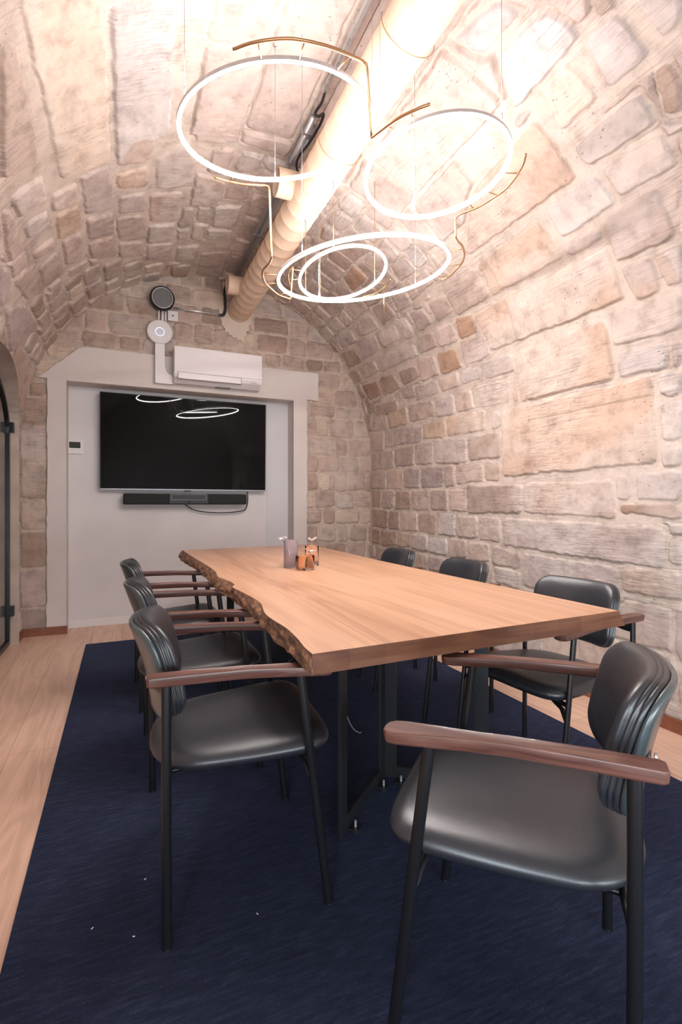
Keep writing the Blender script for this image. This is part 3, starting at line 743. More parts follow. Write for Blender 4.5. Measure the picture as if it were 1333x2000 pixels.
# ---- arched glazed door in the left wall
def arch_pts(a, b, zs, yc=3.90, n=28, z0=0.0):
    P = [(yc+a, z0)]+[(yc+a, z0+(zs-z0)*k/6) for k in range(1, 6)]
    P += [(yc+a*math.cos(math.pi*k/n), zs+b*math.sin(math.pi*k/n)) for k in range(n+1)]
    P += [(yc-a, zs-(zs-z0)*k/6) for k in range(1, 7)]
    return P
bm = bmesh.new()
rev = arch_pts(0.85, 0.46, 1.70); rows = []
for x in ('w', -0.90, -1.15):
    row = []
    for y, z in rev:
        xx = x
        if x == 'w': xx = X_L+0.034 if z < ZS else XC-math.sqrt(max(VR**2-(z-ZS)**2, 0))+0.034
        row.append(bm.verts.new((xx, y, z)))
    rows.append(row)
for A_, B_ in zip(rows, rows[1:]):
    for k in range(len(A_)-1): bm.faces.new((A_[k], A_[k+1], B_[k+1], B_[k]))
struct(obj('trim_4', bm, M_DRESSED))
bm = bmesh.new()                                      # room beyond the glass
box(bm, -2.6, -1.15, 4.75, 4.85, 0, 2.6); box(bm, -2.65, -2.55, 2.6, 4.85, 0, 2.6); box(bm, -2.6, -1.15, 2.5, 2.6, 0, 2.6); box(bm, -2.6, -0.85, 2.5, 4.85, 2.6, 2.66)
box(bm, -1.15, -0.95, 4.75, 4.90, 0, 2.6); box(bm, -1.16, -0.86, 2.5, 3.05, 0, 2.6)
struct(obj('wall_corridor', bm, M_DRESSED))
bm = bmesh.new(); box(bm, -2.5, -0.88, 4.735, 4.752, 0, 0.068); struct(obj('baseboard_corridor', bm, M_BASEBROWN))
door = thing('door_1', 'arched black steel glass door in the left wall', 'door'); del door['category']; door['kind'] = 'structure'
bm = bmesh.new(); o1 = arch_pts(0.838, 0.448, 1.70, z0=0.01); o2 = arch_pts(0.803, 0.413, 1.70, z0=0.045)
F1 = [bm.verts.new((-0.825, y, z)) for y, z in o1]; F2 = [bm.verts.new((-0.825, y, z)) for y, z in o2]
G1 = [bm.verts.new((-0.86, y, z)) for y, z in o1]; G2 = [bm.verts.new((-0.86, y, z)) for y, z in o2]
n = len(o1)
for k in range(n):
    q = (k+1) % n
    bm.faces.new((F1[k], F1[q], F2[q], F2[k])); bm.faces.new((G1[q], G1[k], G2[k], G2[q]))
    bm.faces.new((F1[k], G1[k], G1[q], F1[q])); bm.faces.new((F2[k], F2[q], G2[q], G2[k]))
obj('door_frame', bm, M_BLACK, door)
bm = bmesh.new(); A_ = [bm.verts.new((-0.840, y, z)) for y, z in o2]; B_ = [bm.verts.new((-0.846, y, z)) for y, z in o2]
bm.faces.new(A_); bm.faces.new(B_[::-1])
for k in range(n): bm.faces.new((A_[k], A_[(k+1) % n], B_[(k+1) % n], B_[k]))
obj('glass_pane', bm, M_PANE, door)
for z in (0.27, 1.74):
    bm = bmesh.new(); box(bm, -0.83, -0.795, 4.70, 4.80, z-0.035, z+0.045, 0.003); obj('hinge', bm, M_BLACK, door)

# ---- carpet
bm = bmesh.new(); box(bm, -0.268, 2.077, -1.4, 4.49, 0.0, 0.008, 0.002)
tag(obj('carpet', bm, M_CARPET), 'large navy blue textured carpet on the pale wooden floor under the table', 'carpet')

# ------------------------------------------------------------ table
TZ = 0.75
EDGE_TOP = [(0.458, 4.32), (0.462, 4.05), (0.466, 3.80), (0.482, 3.29), (0.484, 2.90), (0.462, 2.66), (0.486, 2.50), (0.488, 2.37), (0.464, 2.30), (0.478, 2.13), (0.488, 1.97), (0.484, 1.86), (0.456, 1.70), (0.454, 1.60), (0.461, 1.48), (0.455, 1.35), (0.444, 1.256), (0.442, 1.190)]
EDGE_LOW = [(0.425, 4.325), (0.420, 4.05), (0.425, 3.80), (0.452, 3.30), (0.448, 2.79), (0.440, 2.63), (0.450, 2.45), (0.458, 2.37), (0.458, 2.28), (0.462, 2.15), (0.468, 2.0), (0.472, 1.85), (0.456, 1.72), (0.454, 1.60), (0.452, 1.48), (0.447, 1.35), (0.443, 1.27), (0.441, 1.192)]
def build_table():
    t = thing('dining_table', 'long live-edge oak slab table on black steel legs, in the middle of the carpet', 'table', (0, 0, 0))
    top = catmull([(x, y, TZ) for x, y in EDGE_TOP], 6); low = catmull([(x, y, TZ-0.055) for x, y in EDGE_LOW], 6)
    r = random.Random(5)
    # sawn-off far end and straight right edge
    far_t = [(1.0, 4.39), (1.611, 4.46)]; far_l = [(1.0, 4.39), (1.645, 4.46)]
    right_t = [(1.611, 4.46-0.2*k) for k in range(1, 16)]; 
    right_t = [(1.611+0.014*math.sin(y*1.7), y) for x, y in right_t]
    outl_t = [(v.x, v.y) for v in top][::-1]+far_t+right_t+[(1.625, 1.233)]
    bm = bmesh.new()
    nT = len(top)
    # top face outline / bottom face outline share indices
    low_s = []
    for v in top:                                       # nearest y on the lower outline
        k = min(range(len(low)), key=lambda i: abs(low[i].y-v.y)); low_s.append((low[k].x, v.y))
    low_s[-1] = (0.441, 1.192)
    outl_l = low_s[::-1]+far_l+[(x+0.030, y) for x, y in right_t]+[(1.652, 1.231)]
    A = [bm.verts.new((x, y, TZ)) for x, y in outl_t]; B = [bm.verts.new((x, y, TZ-0.055)) for x, y in outl_l]
    bm.faces.new(A); bm.faces.new(B[::-1])
    n = len(A)
    for k in range(nT-1, n):
        f = bm.faces.new((A[k], A[(k+1) % n], B[(k+1) % n], B[k]))
        if k >= nT: f.material_index = 1
    o = obj('tabletop', bm, M_OAK, t); o.data.materials.append(M_OAKEND)
    # the bark strip: faceted, knobbly
    bm = bmesh.new(); rows = []
    H_ = 7
    fine_t = catmull([(v.x, v.y, 0) for v in top[::3]]+[(0.442, 1.190, 0)], 6); 
    def low_at(y):
        k = min(range(len(low)-1), key=lambda i: abs(low[i].y-y)); return low[k].x
    for j in range(H_+1):
        f = j/H_; row = []
        for i, v in enumerate(fine_t):
            x = v.x*(1-f)+low_at(v.y)*f; nz = 0.0 if j in (0,) else 1.0
            bulge = -0.006*math.sin(math.pi*f)
            big = (0.009*noise_s(v.y*8+3*f, 2.3*f+v.y*2)+0.006*noise_s(v.y*22, f*4))*min(1, f*2.2)
            row.append(bm.verts.new((x+(bulge+big)*nz*(1.0 if 0 < i < len(fine_t)-1 else 0.0)-0.0012, v.y, TZ-0.0006-0.0548*f)))
        rows.append(row)
    for a, b in zip(rows, rows[1:]):
        for k in range(len(a)-1): bm.faces.new((a[k], a[k+1], b[k+1], b[k]))
    back = [bm.verts.new((v.x+0.02, v.y, TZ-0.055)) for v in fine_t]
    for k in range(len(back)-1): bm.faces.new((rows[-1][k], rows[-1][k+1], back[k+1], back[k]))
    e = obj('live_edge', bm, M_BARK, t); e['label'] = 'dark knobbly bark edge'
    # V-shaped steel legs of flat bar
    def vleg(P1, P2, P3, flip):
        l = bpy.data.objects.new('leg', None); 
        bmL = bmesh.new()
        zt = TZ-0.056
        def bar(p, q, wz0, wz1, wdt=0.05, th=0.012, mode='post'):
            pass
        for (a, b) in ((P1, P2), (P3, P2)):
            a2 = Vector((*a, 0)); b2 = Vector((*b, 0)); d = (b2-a2); ln = d.length; d.normalize(); nrm = Vector((-d.y, d.x, 0))
            M = Matrix((( d.x, nrm.x, 0, a2.x), (d.y, nrm.y, 0, a2.y), (0, 0, 1, 0), (0, 0, 0, 1)))
            box(bmL, 0, 0.052, -0.006, 0.006, 0.018, zt, 0.001, 1, M)
            box(bmL, ln-0.052, ln, -0.006, 0.006, 0.018, zt, 0.001, 1, M)
            box(bmL, 0.05, ln-0.05, -0.006, 0.006, 0.018, 0.068, 0.001, 1, M)
            box(bmL, 0.05, ln-0.05, -0.006, 0.006, zt-0.05, zt, 0.001, 1, M)
        lo = obj('leg', bmL, M_STEEL, t)
        for (a, b) in ((P1, P2), (P3, P2)):
            a2 = Vector((*a, 0)); b2 = Vector((*b, 0)); d = (b2-a2).normalized(); nrm = Vector((-d.y, d.x, 0)); 
            if nrm.y > 0: nrm = -nrm
            if flip: nrm = -nrm
            for q in (a2+d*0.075, b2-d*0.075):
                M = Matrix(((d.x, nrm.x, 0, q.x), (d.y, nrm.y, 0, q.y), (0, 0, 1, 0), (0, 0, 0, 1)))
                bf = bmesh.new(); box(bf, -0.022, 0.022, 0.006, 0.045, 0.018, 0.024, 0.001, 1, M)
                disc(bf, q+nrm*0.026+Vector((0, 0, 0.0085)), (0, 0, 1), 0.018, 0.007, 20)
                obj('levelling_foot', bf, M_STEEL, lo)
                bf = bmesh.new(); disc(bf, q+nrm*0.026+Vector((0, 0, 0.0155)), (0, 0, 1), 0.0045, 0.030, 12)
                bo = obj('foot_bolt', bf, M_CHROME, lo, True, 0.6); bo['label'] = 'shiny zinc levelling bolt'
    vleg((0.660, 1.52), (0.982, 1.80), (1.290, 1.53), False)
    vleg((0.663, 3.47), (0.982, 3.19), (1.290, 3.47), True)
    return t
_G = np.random.RandomState(99).rand(64, 64)*2-1
def noise_s(a, b):
    ia, ib = math.floor(a), math.floor(b); fa, fb = a-ia, b-ib
    g = lambda i, j: _G[i % 64, j % 64]
    return (g(ia, ib)*(1-fa)+g(ia+1, ib)*fa)*(1-fb)+(g(ia, ib+1)*(1-fa)+g(ia+1, ib+1)*fa)*fb
build_table()
bm = bmesh.new(); tube(bm, catmull([(0.955, 2.2, 0.694), (0.950, 2.2, 0.50), (0.958, 2.2, 0.33), (0.969, 2.2, 0.23), (0.990, 2.2, 0.125), (1.025, 2.2, 0.045), (1.062, 2.2, 0.013), (1.075, 2.205, 0.0125)], 8), 0.0025, 8)
tag(obj('power_cable', bm, M_GREYPL, None, True), 'thin grey cable hanging from under the table down to the navy carpet', 'cable')

# ------------------------------------------------------------ chairs
def build_chair():
    c = thing('armchair', 'x', 'chair')
    HW = 0.262
    # seat
    half = [(0.262, 0.0), (0.262, 0.10), (0.255, 0.19), (0.232, 0.238), (0.18, 0.256), (0.08, 0.252), (-0.05, 0.236), (-0.14, 0.215), (-0.205, 0.165), (-0.238, 0.09), (-0.245, 0.0)]
    full = [(x, y, 0) for x, y in half]+[(x, -y, 0) for x, y in half[-2:0:-1]]
    out = catmull(full, 5, True)
    cen = Vector((0.0, 0, 0))
    def rg(s, z, inset=0.0):
        R = []
        for i, v in enumerate(out):
            d = (v-cen); k = s*(1-inset/max(d.length, 0.05))
            R.append(cen+d*k+Vector((0, 0, z+0.012*(d.x*k)/0.25)))     # slight rise towards the front
        return R
    zt = 0.462
    bm = bmesh.new()
    loft(bm, [rg(0.15, zt-0.052), rg(1, zt-0.052, 0.030), rg(1, zt-0.046, 0.012), rg(1, zt-0.036, 0.003), rg(1, zt-0.028, 0), rg(1, zt-0.020, 0.003), rg(1, zt-0.012, 0.010), rg(1, zt-0.004, 0.024), rg(1, zt+0.001, 0.042),
              rg(0.72, zt+0.004), rg(0.55, zt+0.003), rg(0.35, zt+0.001), rg(0.15, zt)])
    obj('seat', bm, M_LEATHER, c, True)
    # backrest pad and its hard shell
    W_, H_ = 0.194, 0.128
    oc = []
    rc = 0.062
    for (cx, cz, a0) in ((W_-rc, H_-rc, 0), (-(W_-rc), H_-rc, 90), (-(W_-rc), -(H_-rc), 180), (W_-rc, -(H_-rc), 270)):
        for k in range(9):
            a = math.radians(a0+90*k/8); oc.append((cx+rc*math.cos(a), cz+rc*math.sin(a)))
    # extra points along the straights so that the curvature bends them
    dense = []
    for i, p in enumerate(oc):
        q = oc[(i+1) % len(oc)]; dl = math.hypot(q[0]-p[0], q[1]-p[1]); m = max(1, int(dl/0.02))
        for k in range(m): dense.append((p[0]+(q[0]-p[0])*k/m, p[1]+(q[1]-p[1])*k/m))
    XB, ZB = -0.252, 0.660
    def place(wy, hz, tt):
        tilt = -0.25*hz
        x = XB+tilt+1.35*wy*wy-1.0*hz*hz*0.6+tt
        return Vector((x, wy, ZB+hz+0.25*tt))
    def brg(t, inset, s=1.0):
        R = []
        for wy, hz in dense:
            k = 1.0
            a = wy*(1-inset/W_)*s; b_ = hz*(1-inset/H_)*s
            R.append(place(a, b_, t))
        return R
    bm = bmesh.new()
    loft(bm, [brg(0.002, 0, 0.5), brg(0.002, 0.006), brg(0.006, 0.0), brg(0.012, 0.0), brg(0.0145, 0.006), brg(0.017, 0.0005), brg(0.022, 0.0), brg(0.0245, 0.006), brg(0.027, 0.0005), brg(0.036, 0.0015),
              brg(0.043, 0.008), brg(0.048, 0.020), brg(0.051, 0.036), brg(0.052, 0, 0.6), brg(0.052, 0, 0.3)])
    obj('backrest', bm, M_LEATHER, c, True)
    bm = bmesh.new()
    loft(bm, [brg(-0.012, 0, 0.4), brg(-0.012, 0, 0.8), brg(-0.012, 0.010), brg(-0.010, 0.004), brg(-0.006, 0.001), brg(0.0015, 0.001), brg(0.0015, 0, 0.5)])
    sh = obj('back_shell', bm, M_SHELL, c, True); sh['label'] = 'smooth hard outer shell of the backrest'
    # arms, legs, brackets
    for sgn in (1, -1):
        y0 = sgn*HW
        up = Vector((0, 1, 0))
        bm = bmesh.new(); tube(bm, [(-0.198, y0, 0.0), (-0.200, y0, 0.33), (-0.200, y0, 0.668)], 0.0085, 16, ry=0.0125, up=(0, 1, 0)); 
        obj('leg', bm, M_BLACK, c, True, 0.7)
        bm = bmesh.new(); tube(bm, [(0.232, y0, 0.0), (0.19, y0, 0.34), (0.150, y0, 0.656)], [0.0075, 0.0085, 0.0085], 16, ry=0.0125, up=(0, 1, 0))
        obj('leg', bm, M_BLACK, c, True, 0.7)
        # arm: a paddle, wider at the hand
        pl = [(-0.248, -0.016), (-0.241, -0.022), (-0.15, -0.022), (0.0, -0.019), (0.08, -0.021), (0.16, -0.028), (0.215, -0.034), (0.232, -0.030), (0.240, -0.018), (0.242, 0.0), (0.239, 0.016), (0.228, 0.027), (0.205, 0.030), (0.14, 0.025), (0.06, 0.019), (0.0, 0.018), (-0.15, 0.021), (-0.241, 0.022), (-0.248, 0.016)]
        def ar(z, ins):
            R = []
            for x, y in pl:
                kx = x*(1-ins/0.25); ky = y*(1-ins/0.028)
                R.append(Vector((kx, y0+sgn*(-ky)*1.0, z-0.016*max(kx+0.05, 0)/0.25)))
            return R if sgn > 0 else R[::-1]
        bm = bmesh.new(); loft(bm, [ar(0.667, 0.0055), ar(0.671, 0.002), ar(0.688, 0.0), ar(0.691, 0.0008), ar(0.6925, 0.0026)])
        a = obj('armrest', bm, M_WALNUT, c, True, 0.5); a['label'] = 'dark walnut armrest'
        # bracket between rear leg and backrest
        bm = bmesh.new()
        bpt = place(sgn*0.160, -0.015, -0.013)
        tube(bm, catmull([(-0.200, y0, 0.640), (-0.205, y0-sgn*0.035, 0.640), (bpt.x-0.004, bpt.y, bpt.z), (bpt.x-0.016, bpt.y-sgn*0.06, bpt.z)], 5), 0.004, 10, ry=0.017, up=(1, 0, 0))
        br = obj('back_bracket', bm, M_BLACK, c, True, 0.8)
        bm = bmesh.new(); disc(bm, (bpt.x-0.0225, bpt.y-sgn*0.045, bpt.z), (-1, 0, 0.0), 0.006, 0.004, 14); obj('screw', bm, M_CHROME, br)
    # seat frame: two cross bars and gussets to the legs
    bm = bmesh.new()
    for x0, z0 in ((-0.199, 0.405), (0.178, 0.418)):
        tube(bm, [(x0, -HW, z0-0.012), (x0*0.96, -HW*0.66, z0-0.002), (x0*0.96, HW*0.66, z0-0.002), (x0, HW, z0-0.012)], 0.009, 10, ry=0.0075)
    for sgn in (1, -1):
        tube(bm, [(-0.19, sgn*0.17, 0.402), (0.17, sgn*0.17, 0.412)], 0.007, 8)
        tube(bm, [(0.188, sgn*HW, 0.35), (0.176, sgn*(HW-0.030), 0.388), (0.165, sgn*(HW-0.085), 0.408)], 0.005, 8, ry=0.010)
    obj('seat_frame', bm, M_BLACK, c, True, 0.8)
    for x, y in ((-0.198, HW), (-0.198, -HW), (0.232, HW), (0.232, -HW)):
        bm = bmesh.new(); disc(bm, (x, y, 0.0), (0, 0, 1), 0.010, 0.006, 14); obj('glide', bm, M_DARKPL, c)
    return c
def copy_tree(o, parent=None):
    n = o.copy(); COL.objects.link(n)
    if parent: n.parent = parent
    for ch in list(o.children): copy_tree(ch, n)
    return n
CHAIRS = [ # rear-leg midpoint x, y, facing angle, label
    (0.120, 1.592, -4.0, 'black leather armchair nearest the camera on the left side of the table'),
    (0.106, 2.345, 0.0, 'middle black armchair of the three on the left side of the table'),
    (0.088, 3.155, 1.0, 'farthest of the three black armchairs left of the table, nearest the white wall'),
    (0.982, 0.746, 132.5, 'large black leather armchair in the right foreground, turned askew from the table'),
    (1.800, 1.585, 185.0, 'black armchair behind the large foreground chair, facing the right front corner of the table'),
    (1.825, 2.40, 180.0, 'second farthest black armchair on the right side, mostly hidden by the tabletop'),
    (1.835, 3.18, 180.0, 'farthest black armchair on the right side, only its backrest top showing above the table'),
]
proto = build_chair()
for i, (x, y, deg, lab) in enumerate(CHAIRS):
    ch = proto if i == 0 else copy_tree(proto)
    a = math.radians(deg)
    ch.location = (x+0.20*math.cos(a), y+0.20*math.sin(a), 0.008); ch.rotation_euler = (0, 0, a)
    ch['label'] = lab; ch['group'] = 'black armchairs around the table'
# ------------------------------------------------------------ screen wall
def build_tv():
    t = thing('television', 'large black flat television hanging in the white niche, rings of light mirrored in it', 'television', (0.592, 5.15, 1.719))
    tilt = math.radians(1.5)
    M = Matrix.Rotation(tilt, 4, 'X')
    w, h = 0.781, 0.449
    bm = bmesh.new(); box(bm, -w, w, -0.060, -0.030, -h, h, 0.003, 2, M); box(bm, -w*0.8, w*0.8, -0.035, 0.0, -h*0.75, h*0.6, 0.01, 2, M)
    obj('casing', bm, M_BLACK, t)
    bm = bmesh.new(); box(bm, -w+0.007, w-0.007, -0.0615, -0.059, -h+0.012, h-0.007, 0, 1, M); obj('screen', bm, M_SCREEN, t)
    bm = bmesh.new(); box(bm, -w, w, -0.064, -0.0605, -h-0.001, -h+0.009, 0.001, 1, M); s = obj('bezel_strip', bm, M_CHROME2, t); s['label'] = 'thin silvery strip along the bottom of the screen'
    bm = bmesh.new(); box(bm, -0.3, 0.3, -0.02, 0.027, -0.2, 0.2, 0.0); obj('wall_mount', bm, M_BLACK, t)
    bm = bmesh.new(); box(bm, -0.03, 0.03, -0.055, -0.03, -h-0.014, -h, 0.003, 2, M); obj('sensor', bm, M_DARKPL, t)
M_CHROME2 = plain('satin_grey_strip', (0.35, 0.34, 0.36), 0.4, 0.6)
build_tv()
def build_soundbar():
    t = thing('soundbar', 'long black soundbar fixed to the white wall just under the television', 'soundbar', (0.587, 5.10, 1.180))
    bm = bmesh.new(); box(bm, -0.580, 0.580, -0.040, 0.040, -0.052, 0.052, 0.016, 4); obj('body', bm, M_MESHCLOTH, t, True, 0.6)
    bm = bmesh.new(); box(bm, -0.175, 0.195, -0.047, -0.038, -0.046, 0.050, 0.004, 2); f = obj('camera_unit', bm, M_DARKPL, t)
    bm = bmesh.new()
    box(bm, -0.155, 0.175, -0.0485, -0.046, 0.044, 0.0465); box(bm, -0.155, 0.175, -0.0485, -0.046, -0.008, -0.0055)
    box(bm, -0.155, -0.1525, -0.0485, -0.046, -0.008, 0.0465); box(bm, 0.1725, 0.175, -0.0485, -0.046, -0.008, 0.0465)
    obj('outline', bm, M_GREYPL, f)
    bm = bmesh.new(); disc(bm, (0.01, -0.047, -0.028), (0, -1, 0), 0.009, 0.004, 20); obj('lens', bm, M_SCREEN, f)
    bm = bmesh.new(); box(bm, -0.1, 0.1, 0.035, 0.073, -0.03, 0.03); obj('bracket', bm, M_BLACK, t)
build_soundbar()
bm = bmesh.new()
tube(bm, catmull([(0.57, 5.12, 1.126), (0.60, 5.13, 1.105), (0.657, 5.14, 1.074), (0.756, 5.14, 1.053), (0.90, 5.14, 1.044), (1.0, 5.14, 1.046), (1.10, 5.14, 1.056), (1.165, 5.14, 1.075), (1.186, 5.13, 1.13), (1.19, 5.12, 1.20), (1.185, 5.12, 1.262)], 7), 0.0055, 8)
tag(obj('loose_cable', bm, M_RUBBER, None, True), 'black cable looping down below the soundbar on the white wall', 'cable')

def build_ac():
    t = thing('air_conditioner', 'white wall air conditioner above the television, half over the stone wall', 'air conditioner', (0.846, 5.0, 2.26))
    w = 0.411
    prof = [(-0.03, 0.005), (-0.115, 0.0), (-0.185, 0.045), (-0.200, 0.075), (-0.203, 0.10), (-0.205, 0.20), (-0.200, 0.305), (-0.190, 0.322), (-0.03, 0.325)]
    def rg(x): return [Vector((x, y, z)) for y, z in prof]
    bm = bmesh.new(); loft(bm, [rg(-w), rg(w)]); bmesh.ops.bevel(bm, geom=[e for e in bm.edges if abs(e.verts[0].co.x-e.verts[1].co.x) < 1e-5 and abs(abs(e.verts[0].co.x)-w) < 1e-5 and len(e.link_faces) == 2], offset=0.006, segments=2, affect='EDGES')
    obj('casing', bm, M_WHITEPL, t)
    bm = bmesh.new(); box(bm, -w+0.002, w-0.002, -0.212, -0.200, 0.088, 0.322, 0.004, 2); obj('front_panel', bm, M_WHITEPL, t)
    d = Vector((0, -0.070, 0.045)).normalized()
    bm = bmesh.new()                                    # outlet flap with a dark gap round it
    box(bm, -0.375, 0.205, -0.2075, -0.180, 0.030, 0.086, 0.004, 2); fl = obj('outlet_flap', bm, M_WHITEPL, t)
    bm = bmesh.new()
    box(bm, -0.378, 0.208, -0.2085, -0.205, 0.0855, 0.0885); box(bm, -0.379, -0.3755, -0.2082, -0.19, 0.030, 0.087); box(bm, 0.2055, 0.209, -0.2082, -0.19, 0.030, 0.087); box(bm, -0.378, 0.208, -0.2082, -0.19, 0.0265, 0.0295)
    obj('flap_gap', bm, M_GREYPL, t)
    bm = bmesh.new(); box(bm, -0.02, 0.12, -0.135, -0.06, -0.003, 0.004, 0.001); obj('logo_plate', bm, M_GREYPL, t)
    for k in range(3):
        bm = bmesh.new(); box(bm, 0.300+0.022*k, 0.316+0.022*k, -0.2065, -0.200, 0.052, 0.060); obj('indicator', bm, M_GREYPANEL, t)
    bm = bmesh.new(); box(bm, -0.35, 0.35, -0.03, -0.018, 0.03, 0.29); obj('mounting_plate', bm, M_GREYPL, t)
build_ac()
def build_trunk():
    bm = bmesh.new()
    # white duct: a wide flat channel going down then sweeping right into the air conditioner
    pts = [(0.278, 2.622), (0.362, 2.622), (0.362, 2.42), (0.366, 2.39), (0.378, 2.362), (0.398, 2.345), (0.44, 2.336), (0.44, 2.255), (0.278, 2.255)]
    A = [bm.verts.new((x, 4.965, z)) for x, z in pts]; B = [bm.verts.new((x, 4.915, z)) for x, z in pts]; n = len(pts)
    bm.faces.new(A[::-1]); bm.faces.new(B)
    for i in range(n): bm.faces.new((A[i], A[(i+1) % n], B[(i+1) % n], B[i]))
    bmesh.ops.bevel(bm, geom=[e for e in bm.edges if abs(e.verts[0].co.y-e.verts[1].co.y) < 1e-6 and e.verts[0].co.y < 4.93], offset=0.004, segments=2, affect='EDGES')
    tag(obj('cable_duct', bm, M_WHITEPL), 'white L-shaped cable duct running down beside the air conditioner and turning into it', 'duct')
build_trunk()
r_ = thing('wireless_router', 'round white wireless disc with a glowing blue ring, above the cable duct', 'router', (0.321, 4.965, 2.738))
bm = bmesh.new(); disc(bm, (0, 0, 0), (0, -1, 0), 0.113, 0.030, 64, 0.008); obj('body', bm, M_WHITEPL, r_, True, 0.5)
bm = bmesh.new(); tube(bm, [(0.038*math.cos(2*math.pi*k/48), -0.030, 0.038*math.sin(2*math.pi*k/48)) for k in range(48)], 0.0028, 8, True); e_ = obj('light_ring', bm, M_BLUELED, r_, True); e_['label'] = 'glowing blue ring'
# black fan-like round detector
f_ = thing('wall_fan', 'round black drum with a wire mesh face high on the stone back wall', 'fan', (0.340, 4.965, 3.045))
f_.rotation_euler = (0.12, 0, 0.0)
bm = bmesh.new(); disc(bm, (0, 0, 0), (0, -1, 0), 0.108, 0.090, 56, 0.01); obj('housing', bm, M_BLACK, f_, True, 0.5)
bm = bmesh.new(); tube(bm, [(0.090*math.cos(2*math.pi*k/48), -0.091, 0.090*math.sin(2*math.pi*k/48)) for k in range(48)], 0.005, 8, True); obj('rim', bm, M_GALV, f_, True)
bm = bmesh.new()
for k in range(-8, 9):
    x = k*0.0105; hh = math.sqrt(max(0.088**2-x*x, 0))
    if hh > 0.01:
        box(bm, x-0.0011, x+0.0011, -0.0935, -0.0915, -hh, hh); box(bm, -hh, hh, -0.0940, -0.0920, x-0.0011, x+0.0011)
obj('grille', bm, M_GREYPL, f_)
bm = bmesh.new(); box(bm, -0.05, 0.05, -0.02, 0.01, -0.05, 0.05); obj('mounting_foot', bm, M_BLACK, f_)
bm = bmesh.new(); 
for x in (0.312, 0.345, 0.372): tube(bm, [(x, 4.955, 2.84), (x+0.002, 4.950, 2.95)], 0.009 if x != 0.345 else 0.012, 10)
tag(obj('refrigerant_pipes', bm, M_WHITEPL, None, True), 'short bundle of pale pipes between the black drum and the white disc', 'pipes')
j_ = thing('junction_box', 'small square white junction box on the stone beside the round white disc', 'junction box', (0.437, 4.97, 2.905))
bm = bmesh.new(); box(bm, -0.046, 0.046, -0.030, 0.0, -0.046, 0.046, 0.004); obj('box', bm, M_WHITEPL, j_)
bm = bmesh.new(); disc(bm, (0.0, -0.031, 0.0), (0, -1, 0), 0.007, 0.002, 14); obj('screw', bm, M_DARKPL, j_)
for nm, pts, rad, mat, lab in (
    ('metal_conduit', [(0.45, 4.95, 2.985), (0.88, 4.95, 2.985)], 0.010, M_CHROME, 'short bright metal conduit running across the stone back wall to the black cable'),
    ('flexible_cable', catmull([(0.87, 4.95, 2.983), (0.905, 4.948, 2.985), (0.925, 4.945, 3.03), (0.925, 4.94, 3.12), (0.915, 4.93, 3.21), (0.935, 4.92, 3.27)], 8), 0.013, M_RUBBER, 'black flexible cable climbing the back wall behind the beige duct stub')):
    bm = bmesh.new(); tube(bm, pts, rad, 12); tag(obj(nm, bm, mat, None, True), lab, 'conduit' if 'metal' in nm else 'cable')
th = thing('thermostat', 'small white wall controller with a dark display at the left of the television', 'thermostat', (-0.398, NY-0.001, 1.655))
bm = bmesh.new(); box(bm, -0.068, 0.068, -0.018, 0.0, -0.062, 0.062, 0.003); obj('casing', bm, M_WHITEPL, th)
bm = bmesh.new(); box(bm, -0.046, 0.046, -0.0195, -0.0175, -0.010, 0.046, 0.0005, 1); obj('display', bm, M_LCD, th)
for k in range(4):
    bm = bmesh.new(); box(bm, -0.050+0.026*k, -0.030+0.026*k, -0.0195, -0.0175, -0.046, -0.030, 0.0006, 1); obj('button', bm, M_BASEWHITE, th)

# ------------------------------------------------------------ ceiling services
DX, DZ, DR = 1.067, 3.055, 0.112
def build_duct():
    t = thing('ventilation_duct', 'fat beige round ventilation duct running along under the vault to the back wall', 'duct', (DX, 0, DZ))
    bm = bmesh.new(); y0, y1 = Y_BACK+0.05, 5.02
    rings = []; y = y0
    ys = [y0]
    while y < y1:
        for dy, k in ((0.0, 0), (0.118, 0), (0.121, 1), (0.125, 1), (0.128, 0)): ys.append((y+dy, k))
        y += 0.13
    ys = [(y0, 0)]+[q for q in ys[1:] if q[0] < y1]+[(y1, 0)]
    seg = 48
    def rg(y, k): return [Vector((math.cos(2*math.pi*i/seg)*(DR+0.0022*k), y+0.035*math.sin(2*math.pi*i/seg)*0, math.sin(2*math.pi*i/seg)*(DR+0.0022*k))) for i in range(seg)]
    last = -99; R = []
    for y, k in ys:
        if y <= last+1e-5: continue
        R.append(rg(y, k)); last = y
    loft(bm, R); obj('pipe', bm, M_DUCT, t, True, 0.7)
    for y in (2.95, 4.50):
        bm = bmesh.new(); r = 0.082; seg2 = 36
        def cr(x, rad): return [Vector((x, y+math.cos(2*math.pi*i/seg2)*rad, 0.045+math.sin(2*math.pi*i/seg2)*rad)) for i in range(seg2)]
        loft(bm, [cr(-0.05, r), cr(-0.205, r), cr(-0.207, r-0.004), cr(-0.205, r-0.008), cr(-0.10, r-0.008)], cap=True)
        obj('branch_stub', bm, M_DUCT, t, True, 0.7)
    for y in (0.9, 1.75, 2.45, 3.55, 4.05):
        bm = bmesh.new(); tube(bm, [((DR+0.012)*math.cos(a), y+0.03*math.sin(a), (DR+0.012)*math.sin(a)) for a in [math.radians(-200+220*k/24) for k in range(25)]]+[(DR+0.005, y, 0.17)], 0.0020, 6)
        obj('hanger_wire', bm, M_BRASS, t, True)
build_duct()
